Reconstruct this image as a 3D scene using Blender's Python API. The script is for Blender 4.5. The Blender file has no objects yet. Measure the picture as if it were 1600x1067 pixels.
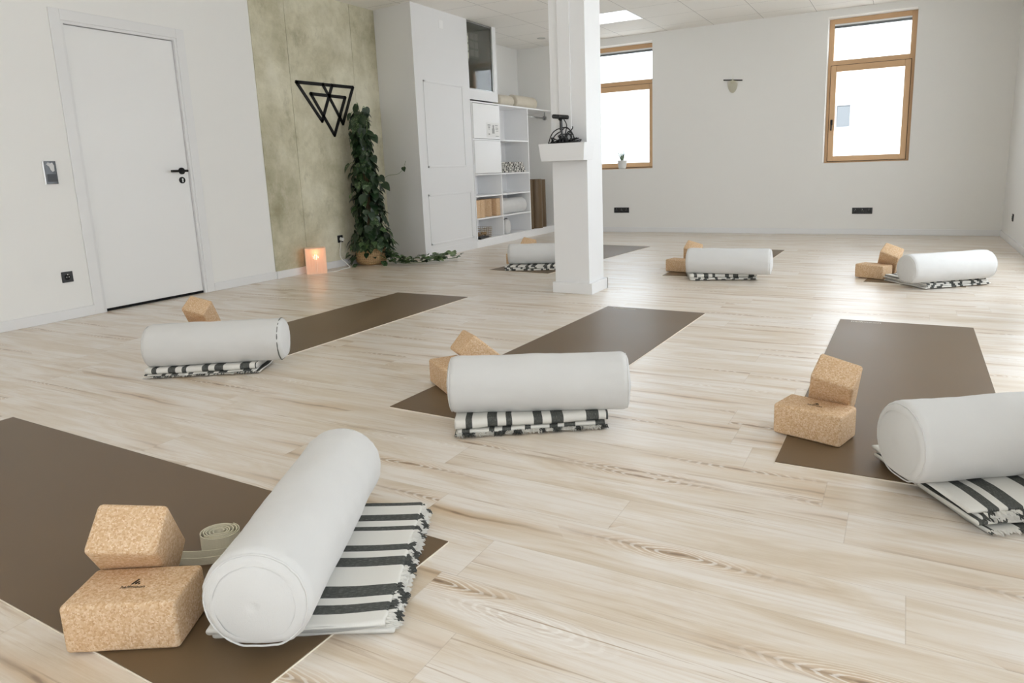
import bpy, bmesh, math, random
from math import sin, cos, pi, radians as RD
from mathutils import Vector, Matrix, noise
random.seed(7)
S = bpy.context.scene
COL = S.collection

# ------------------------------------------------------------------ room numbers (metres)
XL, XC, XN, YB, XR, H = -5.582, -4.958, -5.361, 10.170, 1.062, 2.867
YF = -5.0                      # wall behind the camera

# ------------------------------------------------------------------ node helpers
def mat(name, col=(.8, .8, .8), rough=.6, spec=.5, metal=0.0, **kw):
    m = bpy.data.materials.new(name); m.use_nodes = True
    b = m.node_tree.nodes['Principled BSDF']
    b.inputs['Base Color'].default_value = (*col, 1)
    b.inputs['Roughness'].default_value = rough
    b.inputs['Specular IOR Level'].default_value = spec
    b.inputs['Metallic'].default_value = metal
    for k, v in kw.items():
        b.inputs[k.replace('_', ' ')].default_value = v
    return m

class NT:
    """tiny node-tree writer"""
    def __init__(self, m):
        self.t = m.node_tree; self.b = self.t.nodes['Principled BSDF']
    def n(self, typ, **kw):
        x = self.t.nodes.new(typ)
        for k, v in kw.items(): setattr(x, k, v)
        return x
    def link(self, a, b): self.t.links.new(a, b)
    def put(self, inp, v):
        if hasattr(v, 'links') or isinstance(v, bpy.types.NodeSocket): self.link(v, inp)
        else: inp.default_value = v
    def math(self, op, a, b=0.0, c=None):
        x = self.n('ShaderNodeMath', operation=op)
        self.put(x.inputs[0], a); self.put(x.inputs[1], b)
        if c is not None: self.put(x.inputs[2], c)
        return x.outputs[0]
    def mix(self, f, a, b, bt='MIX'):
        x = self.n('ShaderNodeMix', data_type='RGBA', blend_type=bt)
        self.put(x.inputs[0], f)
        self.put(x.inputs[6], a if not isinstance(a, tuple) else (*a, 1))
        self.put(x.inputs[7], b if not isinstance(b, tuple) else (*b, 1))
        return x.outputs[2]
    def ramp(self, f, stops, interp='LINEAR'):
        x = self.n('ShaderNodeValToRGB'); x.color_ramp.interpolation = interp
        e = x.color_ramp.elements
        while len(e) < len(stops): e.new(0.5)
        for i, (p, c) in enumerate(stops):
            e[i].position = p; e[i].color = (*c, 1) if len(c) == 3 else c
        self.put(x.inputs[0], f); return x.outputs[0]
    def noise(self, vec, scale, detail=4, rough=.55, dist=0.0):
        x = self.n('ShaderNodeTexNoise'); self.link(vec, x.inputs['Vector'])
        x.inputs['Scale'].default_value = scale; x.inputs['Detail'].default_value = detail
        x.inputs['Roughness'].default_value = rough; x.inputs['Distortion'].default_value = dist
        return x.outputs['Fac']
    def coords(self, which='Object'):
        return self.n('ShaderNodeTexCoord').outputs[which]
    def pos(self): return self.n('ShaderNodeNewGeometry').outputs['Position']
    def comb(self, x, y, z=0.0):
        c = self.n('ShaderNodeCombineXYZ')
        for i, v in enumerate((x, y, z)): self.put(c.inputs[i], v)
        return c.outputs[0]
    def sep(self, v):
        s = self.n('ShaderNodeSeparateXYZ'); self.link(v, s.inputs[0]); return s.outputs
    def scale(self, v, s):
        x = self.n('ShaderNodeVectorMath', operation='MULTIPLY'); self.link(v, x.inputs[0]); x.inputs[1].default_value = s
        return x.outputs[0]
    def bump(self, h, strength=.2, dist=.01):
        x = self.n('ShaderNodeBump'); x.inputs['Strength'].default_value = strength
        x.inputs['Distance'].default_value = dist; self.link(h, x.inputs['Height'])
        self.link(x.outputs[0], self.b.inputs['Normal'])
    def color(self, c): self.put(self.b.inputs['Base Color'], c)
    def rough(self, r): self.put(self.b.inputs['Roughness'], r)

# ------------------------------------------------------------------ materials
def plaster(name, col):
    m = mat(name, col, .85, .25); t = NT(m); p = t.pos()
    a = t.noise(p, 180, 3); t.bump(a, .12, .004)
    n = t.noise(p, 1.1, 3)
    t.color(t.mix(t.math('MULTIPLY', n, .10), col, tuple(c * .94 for c in col)))
    return m
M = {}
M['wall'] = plaster('white_plaster', (.82, .815, .80))
M['wall_back'] = plaster('back_plaster', (.80, .79, .765))
M['paint'] = mat('white_paint', (.77, .77, .775), .38, .45)
M['door'] = mat('door_white', (.82, .82, .82), .33, .5)
M['shelf'] = mat('shelf_white', (.86, .86, .865), .4, .4)
M['dark_gap'] = mat('dark_gap', (.015, .015, .015), .9, .1)
M['black'] = mat('black_plastic', (.012, .012, .013), .35, .5)
M['black_metal'] = mat('black_metal', (.008, .007, .007), .6, .3)
M['chrome'] = mat('brushed_steel', (.45, .45, .44), .3, .5, 1.0)
M['silver'] = mat('silver_paint', (.8, .8, .8), .3, .5, .4)
M['white_plastic'] = mat('white_plastic', (.85, .85, .85), .3, .5)

def floor_mat():
    m = mat('oak_planks', rough=.4, spec=.5); t = NT(m)
    s = t.sep(t.pos()); x, y = s[0], s[1]
    PW, PL = .186, 1.28
    row = t.math('FLOOR', t.math('DIVIDE', y, PW))
    wn = t.n('ShaderNodeTexWhiteNoise', noise_dimensions='1D'); t.link(row, wn.inputs['W'])
    xo = t.math('ADD', x, t.math('MULTIPLY', wn.outputs['Value'], PL * 3))
    colm = t.math('FLOOR', t.math('DIVIDE', xo, PL))
    w2 = t.n('ShaderNodeTexWhiteNoise', noise_dimensions='2D'); t.link(t.comb(row, colm), w2.inputs['Vector'])
    rnd = w2.outputs['Value']; rc = t.sep(w2.outputs['Color'])
    # per-plank shifted coordinate, stretched along x
    px = t.math('ADD', xo, t.math('MULTIPLY', rc[0], 37.0))
    py = t.math('ADD', y, t.math('MULTIPLY', rc[1], 23.0))
    v = t.comb(px, py, t.math('MULTIPLY', rc[2], 11.0))
    broad = t.noise(t.scale(v, (.9, 5.0, 1)), 1.5, 5, .6, .9)
    streak = t.noise(t.scale(v, (1.1, 26.0, 1)), 1.6, 6, .65, 1.2)
    fine = t.noise(t.scale(v, (3.0, 150.0, 1)), 2.0, 4, .7, .3)
    # knots: a stretched cell pattern; dx, dy = metres from the nearest knot
    wob = t.noise(t.scale(v, (1.6, 3.0, 1)), 1.3, 3, .55)
    py2 = t.math('ADD', py, t.math('MULTIPLY', t.math('SUBTRACT', wob, .5), .075))
    vo = t.n('ShaderNodeTexVoronoi', feature='F1', voronoi_dimensions='2D')
    KX, KY = 1.35, 5.0
    vv = t.comb(t.math('MULTIPLY', px, KX), t.math('MULTIPLY', py2, KY)); t.link(vv, vo.inputs['Vector']); vo.inputs['Scale'].default_value = 1
    pp = t.sep(vo.outputs['Position']); ve = t.sep(vv); kc = t.sep(vo.outputs['Color'])
    dx = t.math('DIVIDE', t.math('SUBTRACT', ve[0], pp[0]), KX); dy = t.math('DIVIDE', t.math('SUBTRACT', ve[1], pp[1]), KY)
    adx, ady = t.math('ABSOLUTE', dx), t.math('ABSOLUTE', dy)
    q = t.math('SQRT', t.math('ADD', t.math('POWER', t.math('MULTIPLY', dx, 2.6), 2), t.math('POWER', t.math('MULTIPLY', dy, 13.0), 2)))
    rphase = t.math('ADD', t.math('MULTIPLY', q, 66), t.math('MULTIPLY', streak, 9))
    ring = t.math('ADD', t.math('MULTIPLY', t.math('SINE', rphase), .5), .5)
    pale, base, tan, brown = (.755, .70, .64), (.68, .60, .505), (.56, .44, .31), (.27, .165, .08)
    c = t.ramp(broad, [(.30, (.545, .43, .29)), (.44, (.66, .57, .46)), (.58, pale), (1, (.81, .765, .71))])
    c = t.mix(t.math('MULTIPLY', t.ramp(streak, [(.48, (0, 0, 0)), (.66, (1, 1, 1))]), .60), c, tan)
    c = t.mix(t.math('MULTIPLY', t.ramp(fine, [(.42, (0, 0, 0)), (.75, (1, 1, 1))]), .30), c, (.80, .76, .71))
    # warm glow and brown tail running along the grain through each knot
    on = t.math('GREATER_THAN', kc[0], .28)
    fx_ = t.ramp(adx, [(.0, (1, 1, 1)), (.42, (0, 0, 0))])
    glow = t.math('MULTIPLY', t.math('MULTIPLY', fx_, t.ramp(ady, [(.0, (1, 1, 1)), (.040, (0, 0, 0))])), on)
    c = t.mix(t.math('MULTIPLY', glow, .95), c, (.52, .35, .19))
    tn = t.noise(t.scale(v, (5.0, 60.0, 1)), 1.3, 4, .6, 1.0)
    tail = t.math('MULTIPLY', t.math('MULTIPLY', t.ramp(t.math('ADD', ady, t.math('MULTIPLY', tn, .012)), [(.005, (1, 1, 1)), (.015, (0, 0, 0))]), fx_), on)
    c = t.mix(t.math('MULTIPLY', tail, .95), c, (.20, .115, .05))
    rm = t.math('MULTIPLY', t.ramp(q, [(.05, (0, 0, 0)), (.16, (1, 1, 1)), (.75, (0, 0, 0))]), t.math('GREATER_THAN', kc[1], .52))
    c = t.mix(t.math('MULTIPLY', t.math('MULTIPLY', t.ramp(ring, [(.60, (0, 0, 0)), (.90, (1, 1, 1))]), rm), .65), c, (.90, .875, .84))
    kn = t.ramp(t.math('ADD', q, t.math('MULTIPLY', tn, .05)), [(.065, (1, 1, 1)), (.10, (0, 0, 0))])
    c = t.mix(t.math('MULTIPLY', t.math('MULTIPLY', kn, on), .8), c, (.20, .11, .055))
    # a few fine warm hairlines
    sk = t.noise(t.scale(v, (.8, 34.0, 1)), 1.25, 5, .6, 2.0)
    msk = t.ramp(t.noise(t.scale(v, (1.0, 7.0, 1)), 1.3, 2, .5, .5), [(.52, (0, 0, 0)), (.62, (1, 1, 1))])
    dk = t.math('MULTIPLY', t.ramp(sk, [(.57, (0, 0, 0)), (.68, (1, 1, 1))]), msk)
    c = t.mix(t.math('MULTIPLY', dk, .75), c, (.33, .205, .10))
    # per-plank tone
    c = t.mix(t.math('MULTIPLY', rnd, .20), c, (.75, .68, .60))
    # joints
    fy = t.math('FRACT', t.math('DIVIDE', y, PW)); fx = t.math('FRACT', t.math('DIVIDE', xo, PL))
    jy = t.math('LESS_THAN', fy, .009); jx = t.math('LESS_THAN', fx, .0016)
    j = t.math('MAXIMUM', jy, jx)
    c = t.mix(t.math('MULTIPLY', j, .28), c, (.25, .18, .12))
    t.color(c)
    t.rough(t.math('ADD', t.math('MULTIPLY', streak, .12), .27))
    t.b.inputs['Coat Weight'].default_value = .55; t.b.inputs['Coat Roughness'].default_value = .40; t.b.inputs['Coat IOR'].default_value = 1.5
    t.bump(t.math('ADD', t.math('MULTIPLY', fine, .5), t.math('MULTIPLY', j, -1.5)), .10, .002)
    return m
M['floor'] = floor_mat()

def ceiling_mat():
    m = mat('mineral_tiles', (.88, .86, .83), .9, .1); t = NT(m); s = t.sep(t.pos())
    fx = t.math('FRACT', t.math('DIVIDE', t.math('ADD', s[0], 3.13 + 66), .66))
    fy = t.math('FRACT', t.math('DIVIDE', t.math('ADD', s[1], -7.22 + 64.3), .643))
    e = .009
    l = t.math('MAXIMUM', t.math('LESS_THAN', fx, e), t.math('LESS_THAN', fy, e))
    l2 = t.math('MAXIMUM', t.math('LESS_THAN', t.math('ABSOLUTE', t.math('SUBTRACT', fx, .018)), .012), t.math('LESS_THAN', t.math('ABSOLUTE', t.math('SUBTRACT', fy, .018)), .012))
    sp = t.noise(t.pos(), 420, 2)
    c = t.mix(t.ramp(sp, [(.35, (.25, .25, .25)), (.5, (0, 0, 0))]), (.88, .86, .82), (.7, .68, .63))
    c = t.mix(t.math('MULTIPLY', l2, .3), c, (.93, .92, .90))
    t.color(t.mix(t.math('MULTIPLY', l, .8), c, (.34, .32, .29)))
    t.bump(sp, .2, .002); return m
M['ceiling'] = ceiling_mat()

def concrete_mat():
    m = mat('concrete_board', rough=.8, spec=.2); t = NT(m); p = t.pos()
    a = t.noise(p, 1.15, 7, .66, .12); b = t.noise(t.scale(p, (1, 1.3, .8)), 3.4, 7, .72, .15); f = t.noise(p, 60, 4, .7)
    c = t.ramp(a, [(.30, (.34, .315, .21)), (.48, (.56, .525, .39)), (.68, (.80, .765, .625))])
    c = t.mix(t.math('MULTIPLY', t.ramp(b, [(.52, (0, 0, 0)), (.72, (1, 1, 1))]), .55), c, (.70, .67, .56))
    c = t.mix(t.math('MULTIPLY', t.ramp(b, [(.28, (1, 1, 1)), (.44, (0, 0, 0))]), .5), c, (.25, .225, .145))
    c = t.mix(t.math('MULTIPLY', t.ramp(f, [(.55, (0, 0, 0)), (.8, (1, 1, 1))]), .18), c, (.20, .18, .13))
    t.color(c); t.bump(t.math('ADD', b, t.math('MULTIPLY', f, .4)), .15, .003); return m
M['concrete'] = concrete_mat()

def matt_mat():
    m = mat('rubber_mat_brown', rough=.5, spec=.38); t = NT(m); p = t.pos()
    a = t.noise(p, 2.0, 4); f = t.noise(p, 700, 2)
    c = t.mix(a, (.124, .079, .040), (.152, .100, .054))
    t.color(c); t.rough(t.math('ADD', t.math('MULTIPLY', a, .10), .36)); t.bump(f, .15, .001); return m
M['mat'] = matt_mat()
M['mat_edge'] = mat('mat_cream_layer', (.84, .78, .68), .7, .3)
M['mat_print'] = mat('mat_pale_print', (.62, .58, .50), .6, .3)

def linen(name, c1, c2):
    m = mat(name, rough=.92, spec=.15); t = NT(m); p = t.coords('Object')
    w1 = t.noise(t.scale(p, (1, 6, 6)), 260, 2); w2 = t.noise(t.scale(p, (6, 1, 1)), 260, 2)
    s = t.noise(p, 7, 4); k = t.noise(p, 34, 3, .6, .8)
    c = t.mix(t.math('MULTIPLY', s, .7), c1, c2)
    t.color(c); t.bump(t.math('ADD', t.math('ADD', w1, w2), t.math('MULTIPLY', k, .9)), .28, .002)
    m.node_tree.nodes['Principled BSDF'].inputs['Sheen Weight'].default_value = .15
    return m
M['linen'] = linen('cream_linen', (.66, .655, .645), (.605, .60, .59))
M['seam_shadow'] = mat('gap_shadow', (.16, .165, .15), .7, .3)  # dark colour painting the shadow in a bolster's end gap
M['linen_beige'] = linen('beige_linen', (.66, .60, .50), (.58, .53, .43))

def cork_mat():
    m = mat('granulated_cork', rough=.75, spec=.25); t = NT(m); p = t.coords('Object')
    v = t.n('ShaderNodeTexVoronoi', feature='F1'); t.link(p, v.inputs['Vector']); v.inputs['Scale'].default_value = 190
    vc = t.sep(v.outputs['Color'])
    v2 = t.n('ShaderNodeTexVoronoi', feature='F1'); t.link(p, v2.inputs['Vector']); v2.inputs['Scale'].default_value = 330
    v2c = t.sep(v2.outputs['Color'])
    c = t.ramp(vc[0], [(0, (.56, .36, .20)), (.35, (.62, .42, .25)), (.7, (.66, .47, .30)), (1, (.71, .54, .37))])
    c = t.mix(t.ramp(v2c[0], [(.82, (0, 0, 0)), (.9, (.55, .55, .55))]), c, (.44, .24, .115))
    c = t.mix(t.ramp(v2c[1], [(.90, (0, 0, 0)), (.94, (.6, .6, .6))]), c, (.82, .66, .49))
    t.color(c); t.bump(v2.outputs['Distance'], .25, .002); return m
M['cork'] = cork_mat()
M['ink'] = mat('black_ink', (.02, .016, .012), .7, .2)

def blanket_mat():
    m = mat('striped_cotton', rough=.95, spec=.1); t = NT(m)
    uv = t.sep(t.coords('UV')); u = uv[0]
    W, D = (.70, .685, .645), (.070, .073, .068)
    st = [(0, W)]
    for a, b in BANDS: st += [(a, D), (b, W)]
    c = t.ramp(t.math('FRACT', u), st, 'CONSTANT')
    f = t.noise(t.scale(t.coords('UV'), (900, 70, 1)), 1.0, 2, .6)
    f2 = t.noise(t.scale(t.coords('UV'), (90, 900, 1)), 1.0, 2, .6)
    isd = t.math('LESS_THAN', t.sep(c)[0], .4)
    sp = t.math('MULTIPLY', t.ramp(t.math('ADD', f, f2), [(.92, (0, 0, 0)), (1.0, (.0, .0, .0))]), isd)
    lt = t.ramp(f, [(.52, (0, 0, 0)), (.72, (1, 1, 1))])
    c = t.mix(t.math('MULTIPLY', t.math('MULTIPLY', lt, isd), .5), c, (.42, .42, .39))
    t.color(c); t.bump(t.math('ADD', f, f2), .3, .002); return m
BANDS = [(.067, .125), (.165, .24), (.375, .445), (.495, .545), (.67, .705), (.755, .815), (.905, .945)]
M['blanket'] = blanket_mat()

def wood(name, a, b, sc=(1, 14, 14), rough=.45):
    m = mat(name, rough=rough, spec=.4); t = NT(m); p = t.coords('Object')
    n = t.noise(t.scale(p, sc), 3.0, 5, .6, .6); f = t.noise(t.scale(p, tuple(s * 6 for s in sc)), 3.0, 3)
    t.color(t.mix(t.math('MULTIPLY', t.math('ADD', n, t.math('MULTIPLY', f, .4)), .75), a, b)); return m
M['frame'] = wood('larch_frame', (.66, .44, .26), (.56, .345, .18), (14, 14, 1))
M['frame_h'] = wood('larch_frame_rail', (.66, .44, .26), (.56, .345, .18), (1, 14, 14))
M['glass'] = mat('window_glass', (1, 1, 1), 0, .5, Transmission_Weight=1.0, IOR=1.01)
M['glass'].node_tree.nodes['Principled BSDF'].inputs['Alpha'].default_value = .12
M['blind'] = mat('grey_blind_box', (.16, .17, .175), .5, .4)
M['facade'] = mat('facade_render', (.52, .52, .53), .9, .1)
M['facade_blue'] = mat('facade_panel', (.50, .53, .56), .8, .2)
M['facade_glass'] = mat('facade_glass', (.10, .105, .11), .6, .1)
M['facade_frame'] = mat('facade_frame', (.22, .22, .225), .6, .3)
M['ground'] = mat('outside_paving', (.6, .59, .57), .9, .1)

# ------------------------------------------------------------------ mesh helpers
def box(bm, x0, x1, y0, y1, z0, z1, bev=0.0, seg=2):
    vs = [bm.verts.new((x, y, z)) for x in (x0, x1) for y in (y0, y1) for z in (z0, z1)]
    fs = [bm.faces.new([vs[i] for i in f]) for f in ((0, 1, 3, 2), (4, 6, 7, 5), (0, 4, 5, 1), (2, 3, 7, 6), (0, 2, 6, 4), (1, 5, 7, 3))]
    if bev > 0:
        es = list({e for f in fs for e in f.edges})
        bmesh.ops.bevel(bm, geom=es, offset=bev, segments=seg, profile=.5, affect='EDGES')
    return vs

def cyl(bm, p0, p1, r0, r1=None, seg=16, cap=True):
    p0, p1 = Vector(p0), Vector(p1); r1 = r0 if r1 is None else r1
    d = (p1 - p0).normalized(); a = d.orthogonal().normalized(); b = d.cross(a)
    A = [bm.verts.new(p0 + (a * cos(2 * pi * i / seg) + b * sin(2 * pi * i / seg)) * r0) for i in range(seg)]
    B = [bm.verts.new(p1 + (a * cos(2 * pi * i / seg) + b * sin(2 * pi * i / seg)) * r1) for i in range(seg)]
    for i in range(seg): bm.faces.new((A[i], A[(i + 1) % seg], B[(i + 1) % seg], B[i]))
    if cap: bm.faces.new(A[::-1]); bm.faces.new(B)

def tube(bm, pts, r, seg=8, closed=False):
    pts = [Vector(p) for p in pts]; n = len(pts); rings = []
    up = Vector((0, 0, 1)); prev = None
    for i, p in enumerate(pts):
        t = (pts[(i + 1) % n] - pts[i - 1]) if closed else (pts[min(i + 1, n - 1)] - pts[max(i - 1, 0)])
        if t.length < 1e-9: t = Vector((1, 0, 0))
        t.normalize()
        a = prev - t * prev.dot(t) if prev is not None else t.orthogonal()
        if a.length < 1e-6: a = t.orthogonal()
        a.normalize(); b = t.cross(a); prev = a
        rr = r(i / (n - 1)) if callable(r) else r
        rings.append([bm.verts.new(p + (a * cos(2 * pi * k / seg) + b * sin(2 * pi * k / seg)) * rr) for k in range(seg)])
    m = n if closed else n - 1
    for i in range(m):
        A, B = rings[i], rings[(i + 1) % n]
        for k in range(seg): bm.faces.new((A[k], A[(k + 1) % seg], B[(k + 1) % seg], B[k]))
    if not closed:
        bm.faces.new(rings[0][::-1]); bm.faces.new(rings[-1])

def lathe(bm, prof, seg=32, c=(0, 0, 0), cap0=True, cap1=True):
    rings = []
    for r, z in prof:
        rings.append([bm.verts.new((c[0] + r * cos(2 * pi * i / seg), c[1] + r * sin(2 * pi * i / seg), c[2] + z)) for i in range(seg)])
    for A, B in zip(rings, rings[1:]):
        for i in range(seg): bm.faces.new((A[i], A[(i + 1) % seg], B[(i + 1) % seg], B[i]))
    if cap0: bm.faces.new(rings[0][::-1])
    if cap1: bm.faces.new(rings[-1])

def spline(P, n=8):
    P = [Vector(p) for p in P]; out = []
    for i in range(len(P) - 1):
        p0, p1, p2, p3 = P[max(i - 1, 0)], P[i], P[i + 1], P[min(i + 2, len(P) - 1)]
        for k in range(n):
            t = k / n
            out.append(.5 * ((2 * p1) + (p2 - p0) * t + (2 * p0 - 5 * p1 + 4 * p2 - p3) * t * t + (3 * p1 - p0 - 3 * p2 + p3) * t ** 3))
    out.append(P[-1]); return out

def obj(name, bm, m, parent=None, smooth=False, loc=None, rot=None, normals=True):
    if normals: bmesh.ops.recalc_face_normals(bm, faces=bm.faces)
    me = bpy.data.meshes.new(name); bm.to_mesh(me); bm.free()
    o = bpy.data.objects.new(name, me); COL.objects.link(o)
    if isinstance(m, (list, tuple)):
        for k in m: me.materials.append(k)
    else: me.materials.append(m)
    if smooth: me.polygons.foreach_set('use_smooth', [True] * len(me.polygons))
    if parent: o.parent = parent
    if loc: o.location = loc
    if rot: o.rotation_euler = rot
    return o

def auto_smooth(o, ang=35):
    me = o.data; me.polygons.foreach_set('use_smooth', [True] * len(me.polygons))
    bm = bmesh.new(); bm.from_mesh(me)
    for e in bm.edges:
        if len(e.link_faces) == 2 and e.calc_face_angle(0) > RD(ang): e.smooth = False
    bm.to_mesh(me); bm.free()

def thing(name, label, cat, loc=(0, 0, 0), rotz=0, group=None):
    o = bpy.data.objects.new(name, None); COL.objects.link(o); o.empty_display_size = .05
    o.location = loc; o.rotation_euler = (0, 0, rotz); o['label'] = label; o['category'] = cat
    if group: o['group'] = group
    return o
def tag(o, label, cat, group=None):
    o['label'] = label; o['category'] = cat
    if group: o['group'] = group
    return o
def struct(o, label=None, cat=None):
    o['kind'] = 'structure'
    if label: o['label'] = label
    if cat: o['category'] = cat
    return o
def sempty(name, label, cat, loc=(0, 0, 0), rotz=0):
    o = thing(name, label, cat, loc, rotz); o['kind'] = 'structure'; return o

def copy_tree(o, parent=None):
    c = o.copy(); COL.objects.link(c); c.parent = parent
    for ch in [x for x in bpy.data.objects if x.parent == o]:
        copy_tree(ch, c)
    return c

def text_mesh(name, s, size, m, parent, loc, rot, ext=.0004):
    cu = bpy.data.curves.new(name, 'FONT'); cu.body = s; cu.size = size; cu.align_x = 'CENTER'; cu.align_y = 'CENTER'; cu.extrude = ext
    o = bpy.data.objects.new(name + '_tmp', cu); COL.objects.link(o)
    bpy.context.view_layer.update()
    me = bpy.data.meshes.new_from_object(o.evaluated_get(bpy.context.evaluated_depsgraph_get()))
    bpy.data.objects.remove(o); me.name = name; me.materials.clear(); me.materials.append(m)
    n = bpy.data.objects.new(name, me); COL.objects.link(n); n.parent = parent; n.location = loc; n.rotation_euler = rot
    return n

# ================================================================== THE ROOM
bm = bmesh.new(); box(bm, XL - .3, XR + .3, YF - .2, YB + .4, -.12, 0)
struct(obj('floor', bm, M['floor']), 'pale oak plank floor running across the whole studio', 'floor')
bm = bmesh.new(); box(bm, XL - .2, XR + .3, YF - .2, YB + .36, H, H + .1)
struct(obj('ceiling', bm, M['ceiling']), 'white suspended ceiling of square mineral tiles', 'ceiling')

def wall_with_holes(name, axis, c0, c1, a0, a1, holes, m, label):
    """axis 'x': wall plane normal to x, thickness c0..c1, runs y a0..a1; holes = (p0,p1,z0,z1)"""
    bm = bmesh.new(); holes = sorted(holes)
    def b(p0, p1, z0, z1):
        if p1 - p0 < 1e-4 or z1 - z0 < 1e-4: return
        if axis == 'x': box(bm, c0, c1, p0, p1, z0, z1)
        else: box(bm, p0, p1, c0, c1, z0, z1)
    p = a0
    for h in holes:
        b(p, h[0], 0, H); b(h[0], h[1], 0, h[2]); b(h[0], h[1], h[3], H); p = h[1]
    b(p, a1, 0, H)
    bmesh.ops.remove_doubles(bm, verts=bm.verts, dist=1e-5)
    return struct(obj(name, bm, m), label, 'wall')

W2 = (-1.003, .008, .942, 2.777)      # right window in the back wall
W1 = (-4.36, -3.350, .955, 2.762)     # left window in the back wall
RWIN = [(-1.4, 1.0, .3, 2.65), (2.8, 4.6, .2, 2.65), (5.3, 7.9, .2, 2.65)]       # glazing in the right wall, outside the frame
FWIN = [(-4.8, -2.9, .8, 2.5), (-2.3, -.4, .8, 2.5)]        # glazing behind the camera
DY0, DY1, DZ = 3.185, 4.125, 2.203    # door opening
wall_with_holes('wall_left', 'x', XL - .2, XL, YF, YB + .2, [(DY0, DY1, 0.0, DZ)], M['wall'], 'white plastered wall on the left with the door')
wall_with_holes('wall_back', 'y', YB, YB + .36, XL, XR, [W1, W2], M['wall_back'], 'far white wall with the two timber windows')
wall_with_holes('wall_right', 'x', XR, XR + .25, YF, YB + .36, RWIN, M['wall'], 'white wall at the right edge of the studio')
wall_with_holes('wall_front', 'y', YF - .2, YF, XL, XR, FWIN, M['wall'], 'white wall behind the viewer')

# concrete boards on the left wall
for i, (y0, y1) in enumerate([(4.93, 5.363), (5.367, 6.312), (6.316, 6.728)]):
    bm = bmesh.new(); box(bm, XL, XL + .012, y0, y1, .0, H, .0015, 1)
    struct(obj('wall_panel', bm, M['concrete']), ['narrow grey concrete board beside the white wall and door', 'wide grey concrete board carrying the triangle emblem', 'grey concrete board in the corner behind the plant'][i], 'wall panel')

# built-in cupboard block (skewed a little, as in the photo) from floor to ceiling
def prism(bm, pts, z0, z1):
    A = [bm.verts.new((x, y, z0)) for x, y in pts]; B = [bm.verts.new((x, y, z1)) for x, y in pts]
    n = len(pts)
    for i in range(n): bm.faces.new((A[i], A[(i + 1) % n], B[(i + 1) % n], B[i]))
    bm.faces.new(A[::-1]); bm.faces.new(B)
BY0, BY1, BY2 = 6.62, 7.765, 8.455
blk = sempty('wall_cupboard', 'floor to ceiling white built-in block in the middle distance', 'wall', (XC, BY0, 0))
def L_(bm): bmesh.ops.translate(bm, vec=(-XC, -BY0, 0), verts=bm.verts); return bm
bm = bmesh.new(); prism(bm, [(XL + .001, 6.73), (XC, BY0), (XC, BY1 - .012), (XL + .001, BY1 - .012)], 0, H)
box(bm, XC - .03, XC, BY1 - .012, BY2, 1.905, 2.03)
box(bm, XC - .03, XC, 8.365, BY2, 2.03, H)
box(bm, XL, XC - .03, BY2 - .03, BY2, 1.905, H)
obj('wall_body', L_(bm), M['paint'], blk)
# pilaster strips + panel mouldings on the front face
def moulding(bm, y0, y1, z0, z1, x=XC, w=.022, d=.007):
    for a, b, c, e in ((y0, y1, z0, z0 + w), (y0, y1, z1 - w, z1), (y0, y0 + w, z0, z1), (y1 - w, y1, z0, z1)):
        box(bm, x, x + d, a, b, c, e, .002, 1)
bm = bmesh.new(); moulding(bm, 6.77, 7.59, 1.06, 2.05); obj('panel_moulding', L_(bm), M['paint'], blk)
bm = bmesh.new(); moulding(bm, 6.74, 7.67, .15, .75); obj('panel_moulding', L_(bm), M['paint'], blk)
bm = bmesh.new(); box(bm, XC, XC + .004, 7.15, 7.235, 2.665, 2.76, .002, 1); obj('cover_plate', L_(bm), M['white_plastic'], blk)
bm = bmesh.new(); box(bm, XC, XC + .004, BY0, BY1 - .012, 0, .10, .001, 1); obj('plinth', L_(bm), M['paint'], blk)

# interior glazing in the block: a dark room behind
iw = sempty('window_3', 'dark interior glazed opening high in the white block under the ceiling', 'window', (XC, 7.755, 2.03))
def Lw(bm): bmesh.ops.translate(bm, vec=(-XC, -7.755, -2.03), verts=bm.verts); return bm
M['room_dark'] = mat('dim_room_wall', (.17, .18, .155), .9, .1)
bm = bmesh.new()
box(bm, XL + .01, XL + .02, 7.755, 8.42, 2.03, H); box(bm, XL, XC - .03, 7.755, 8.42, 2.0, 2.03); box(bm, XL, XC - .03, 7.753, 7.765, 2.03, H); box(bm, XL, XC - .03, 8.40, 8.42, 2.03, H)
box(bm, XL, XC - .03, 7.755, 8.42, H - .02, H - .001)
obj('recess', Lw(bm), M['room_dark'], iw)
bm = bmesh.new()
for a, b, c, e in ((7.755, 8.365, 2.03, 2.042), (7.755, 8.365, 2.845, 2.860), (7.755, 7.767, 2.03, 2.86), (8.345, 8.365, 2.03, 2.86)): box(bm, XC - .022, XC - .006, a, b, c, e)
obj('frame', Lw(bm), M['chrome'], iw)
M['glass_dark'] = mat('reflective_glass', (.8, .85, .82), .02, .9, Alpha=.16, Transmission_Weight=1.0, IOR=1.45)
bm = bmesh.new(); box(bm, XC - .017, XC - .012, 7.767, 8.345, 2.042, 2.845); obj('pane', Lw(bm), M['glass_dark'], iw)
# pigeonhole rack of pale boxes seen inside
M['rackbox'] = mat('pale_box_card', (.85, .86, .74), .8, .2)
rk = thing('box_rack', 'pale pigeonhole rack of small boxes behind the high glass', 'rack', (XC - .30, 7.80, 2.47))
bm = bmesh.new()
for k in range(3):
    for j in range(4): box(bm, 0, .02, .02 + j * .105, .02 + j * .105 + .085, k * .105 + .005, k * .105 + .085, .004, 1)
obj('box_fronts', bm, M['rackbox'], rk)
bm = bmesh.new(); box(bm, -.1, -.002, 0, .45, -.02, .33); obj('rack_body', bm, mat('rack_body', (.28, .28, .23), .8, .2), rk)

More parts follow.
